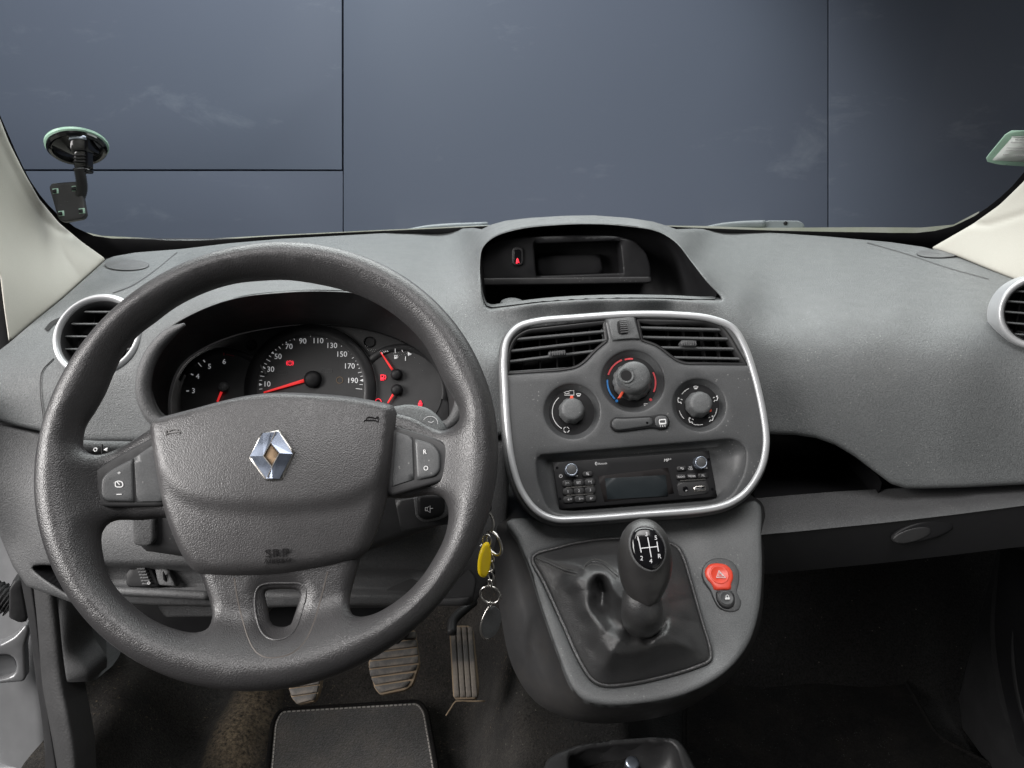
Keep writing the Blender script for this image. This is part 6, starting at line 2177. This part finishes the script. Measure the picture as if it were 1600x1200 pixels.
jamb = thing('door_jamb', at1(30, 1100, 1.0), 'silver painted door opening with black rubber seal on the driver side', 'door jamb')
strip('body_panel', [(-60, 700, 1.16), (-60, 880, 1.12), (-60, 1000, 1.08), (-60, 1120, 1.04), (-60, 1260, 1.0)], [(22, 700, 1.14), (34, 890, 1.08), (50, 990, 1.04), (64, 1100, 1.0), (76, 1260, 0.95)], M['body'], jamb, 0.01)
strip('sill_step', [(-70, 1185, 0.99), (-20, 1196, 0.985), (30, 1198, 0.98), (72, 1192, 0.965)], [(-70, 1290, 0.93), (-20, 1290, 0.93), (30, 1290, 0.93), (80, 1290, 0.92)], M['body'], jamb, 0.006)
strip('rubber_seal', [(22, 800, 0.965), (29, 884, 0.955), (44, 967, 0.94), (55, 1054, 0.925), (66, 1130, 0.90), (71, 1200, 0.88), (72, 1270, 0.86)], [(38, 800, 0.955), (47, 884, 0.945), (58, 967, 0.93), (67, 1054, 0.912), (78, 1130, 0.89), (89, 1200, 0.87), (96, 1270, 0.85)], M['seal'], jamb, 0.008)
strip('sill_trim', [(40, 840, 0.955), (51, 908, 0.94), (58, 972, 0.927), (67, 1077, 0.905), (79, 1142, 0.885), (89, 1200, 0.868), (98, 1270, 0.85)], [(74, 840, 0.945), (84, 908, 0.93), (92, 972, 0.917), (101, 1066, 0.895), (112, 1125, 0.875), (121, 1180, 0.86), (124, 1270, 0.84)], M['sill'], jamb, 0.016)
# wiring boot and door check strap
wbt = thing('wiring_boot', at1(20, 940, 1.0), 'black ribbed rubber wiring boot between door and body', 'wiring boot')
bt = at(spline([(-40, 925), (-15, 928), (4, 934), (20, 942)], False, 10), 0.985)
tube('ribbed_sleeve', bt, [0.019 + (0.003 if i % 3 == 0 else -0.002) for i in range(len(bt))], M['seal'], wbt, seg=18, k=1)
BX = Frame(30, 950, 0.965, 10, 25)
plate('connector_block', BX, BX.uv(fillet([(13, 966), (14, 920), (24, 906), (33, 908), (43, 972), (30, 974)], 4)), M['seal'], wbt, r=0.003, depth=0.03, sp=0.008)
chk = thing('door_check', at1(25, 1030, 1.0), 'silver painted metal door check bracket below the wiring boot', 'door check')
CK = Frame(20, 1030, 0.985, 12, 20)
plate('bracket', CK, CK.uv(fillet([(-40, 1012), (0, 1008), (22, 996), (42, 974), (46, 985), (38, 1010), (40, 1060), (36, 1066), (-40, 1072)], 7)), M['body'], chk, holes=[CK.uv(spline([(-30, 1030), (0, 1024), (18, 1026), (25, 1038), (22, 1054), (10, 1060), (-30, 1062)], True, 4))], r=0.004, depth=0.02, sp=0.008)
plate('bracket_back', CK.moved(-0.015), CK.uv(fillet([(-40, 1024), (26, 1020), (30, 1062), (-40, 1066)], 5), -0.015), M['body'], chk, r=0.002, depth=0.003, sp=0.02)
# kick panel
kp = thing('kick_panel', at1(125, 1000, 0.93), 'grey plastic kick panel at the left end of the driver footwell', 'kick panel')
strip('cover', [(86, 920, 0.93), (92, 960, 0.918), (98, 1020, 0.905), (104, 1062, 0.895), (105, 1066, 0.897)], [(112, 920, 0.945), (116, 960, 0.93), (118, 1010, 0.92), (140, 1050, 0.905), (140, 1065, 0.905)], M['dash_low'], kp, 0.004)
strip('cover_side', [(112, 920, 0.945), (116, 960, 0.93), (118, 1010, 0.92), (140, 1050, 0.905), (140, 1065, 0.905)], [(150, 920, 1.16), (158, 960, 1.14), (168, 1000, 1.10), (164, 1040, 0.99), (150, 1062, 0.93)], M['dash_low'], kp, 0.003)

# ================================================================ passenger side door edge
pd = thing('passenger_door', at1(1620, 1000, 1.0), 'black passenger door trim edge at the shaded footwell', 'door')
strip('door_trim', [(1596, 860, 0.95), (1588, 930, 0.95), (1583, 1000, 0.95), (1588, 1060, 0.94), (1600, 1120, 0.92), (1620, 1200, 0.88)], [(1690, 860, 0.80), (1690, 930, 0.80), (1690, 1000, 0.80), (1690, 1060, 0.80), (1700, 1120, 0.78), (1710, 1200, 0.76)], M['black'], pd, 0.01)
strip('door_seal', [(1585, 900, 0.97), (1578, 960, 0.965), (1576, 1020, 0.96), (1584, 1090, 0.945), (1600, 1150, 0.92)], [(1598, 900, 0.955), (1590, 960, 0.952), (1588, 1020, 0.948), (1596, 1090, 0.932), (1612, 1150, 0.905)], M['seal'], pd, 0.008)

strip('weather_seal', [(-90, 330, 1.06), (-80, 400, 1.06), (-70, 460, 1.06), (-60, 540, 1.06), (-60, 660, 1.06)], [(10, 330, 1.16), (10, 400, 1.13), (16, 450, 1.09), (24, 535, 1.07), (28, 640, 1.06)], M['seal'], jamb, 0.01)

# inner panel of the passenger door, closing the cabin on that side
PD = Frame(1620, 900, 0.8, 0)
PD.O, PD.u, PD.v, PD.n, PD.s = np.array([0.83, 0.55, 0.35]), np.array([0, -1.0, 0]), np.array([0, 0, 1.0]), np.array([-1.0, 0, 0]), 0.001
plate('door_panel', PD, fillet([(-0.60, -0.44), (0.75, -0.44), (0.75, 0.38), (-0.30, 0.38), (-0.60, 0.34)], 0.05), M['dark'], pd, r=0.01, depth=0.05, sp=0.06)
plate('armrest', PD.moved(0.05), fillet([(-0.10, -0.02), (0.60, -0.02), (0.60, 0.06), (-0.10, 0.05)], 0.02), M['dark'], pd, r=0.012, depth=0.05, sp=0.03)

# ================================================================ passenger seat (only a corner of the cushion shows)
seat = thing('passenger_seat', (0.62, 0.1, 0.0), 'light grey fabric corner of the passenger seat cushion', 'seat')
M['seat'] = mat('seat_fabric', (0.26, 0.26, 0.25), 0.9, spec=0.2, grain=300, amount=0.8, dist=0.001)
XS = Frame(1580, 1195, 0.6, 90)
XS.O, XS.u, XS.v, XS.n, XS.s = np.array([0.0, 0, 0.325]), np.array([1.0, 0, 0]), np.array([0, 1.0, 0]), np.array([0, 0, 1.0]), 0.001
inflate('cushion', XS, spline([(0.36, -0.02), (0.36, 0.35), (0.40, 0.50), (0.50, 0.585), (0.62, 0.612), (0.78, 0.60), (0.86, 0.52), (0.88, 0.35), (0.88, -0.02), (0.62, -0.06)], True, 5), M['seat'], seat, T=0.055, sp=0.03)
YS = Frame(1580, 1195, 0.6, 0)
YS.O, YS.u, YS.v, YS.n, YS.s = np.array([0.0, -0.06, 0.30]), np.array([1.0, 0, 0]), np.array([0, -0.25, 0.968]), np.array([0, 0.968, 0.25]), 0.001
inflate('backrest', YS, spline([(0.36, 0.0), (0.36, 0.40), (0.40, 0.58), (0.62, 0.64), (0.84, 0.58), (0.88, 0.40), (0.88, 0.0), (0.62, -0.04)], True, 5), M['seat'], seat, T=0.055, sp=0.03)
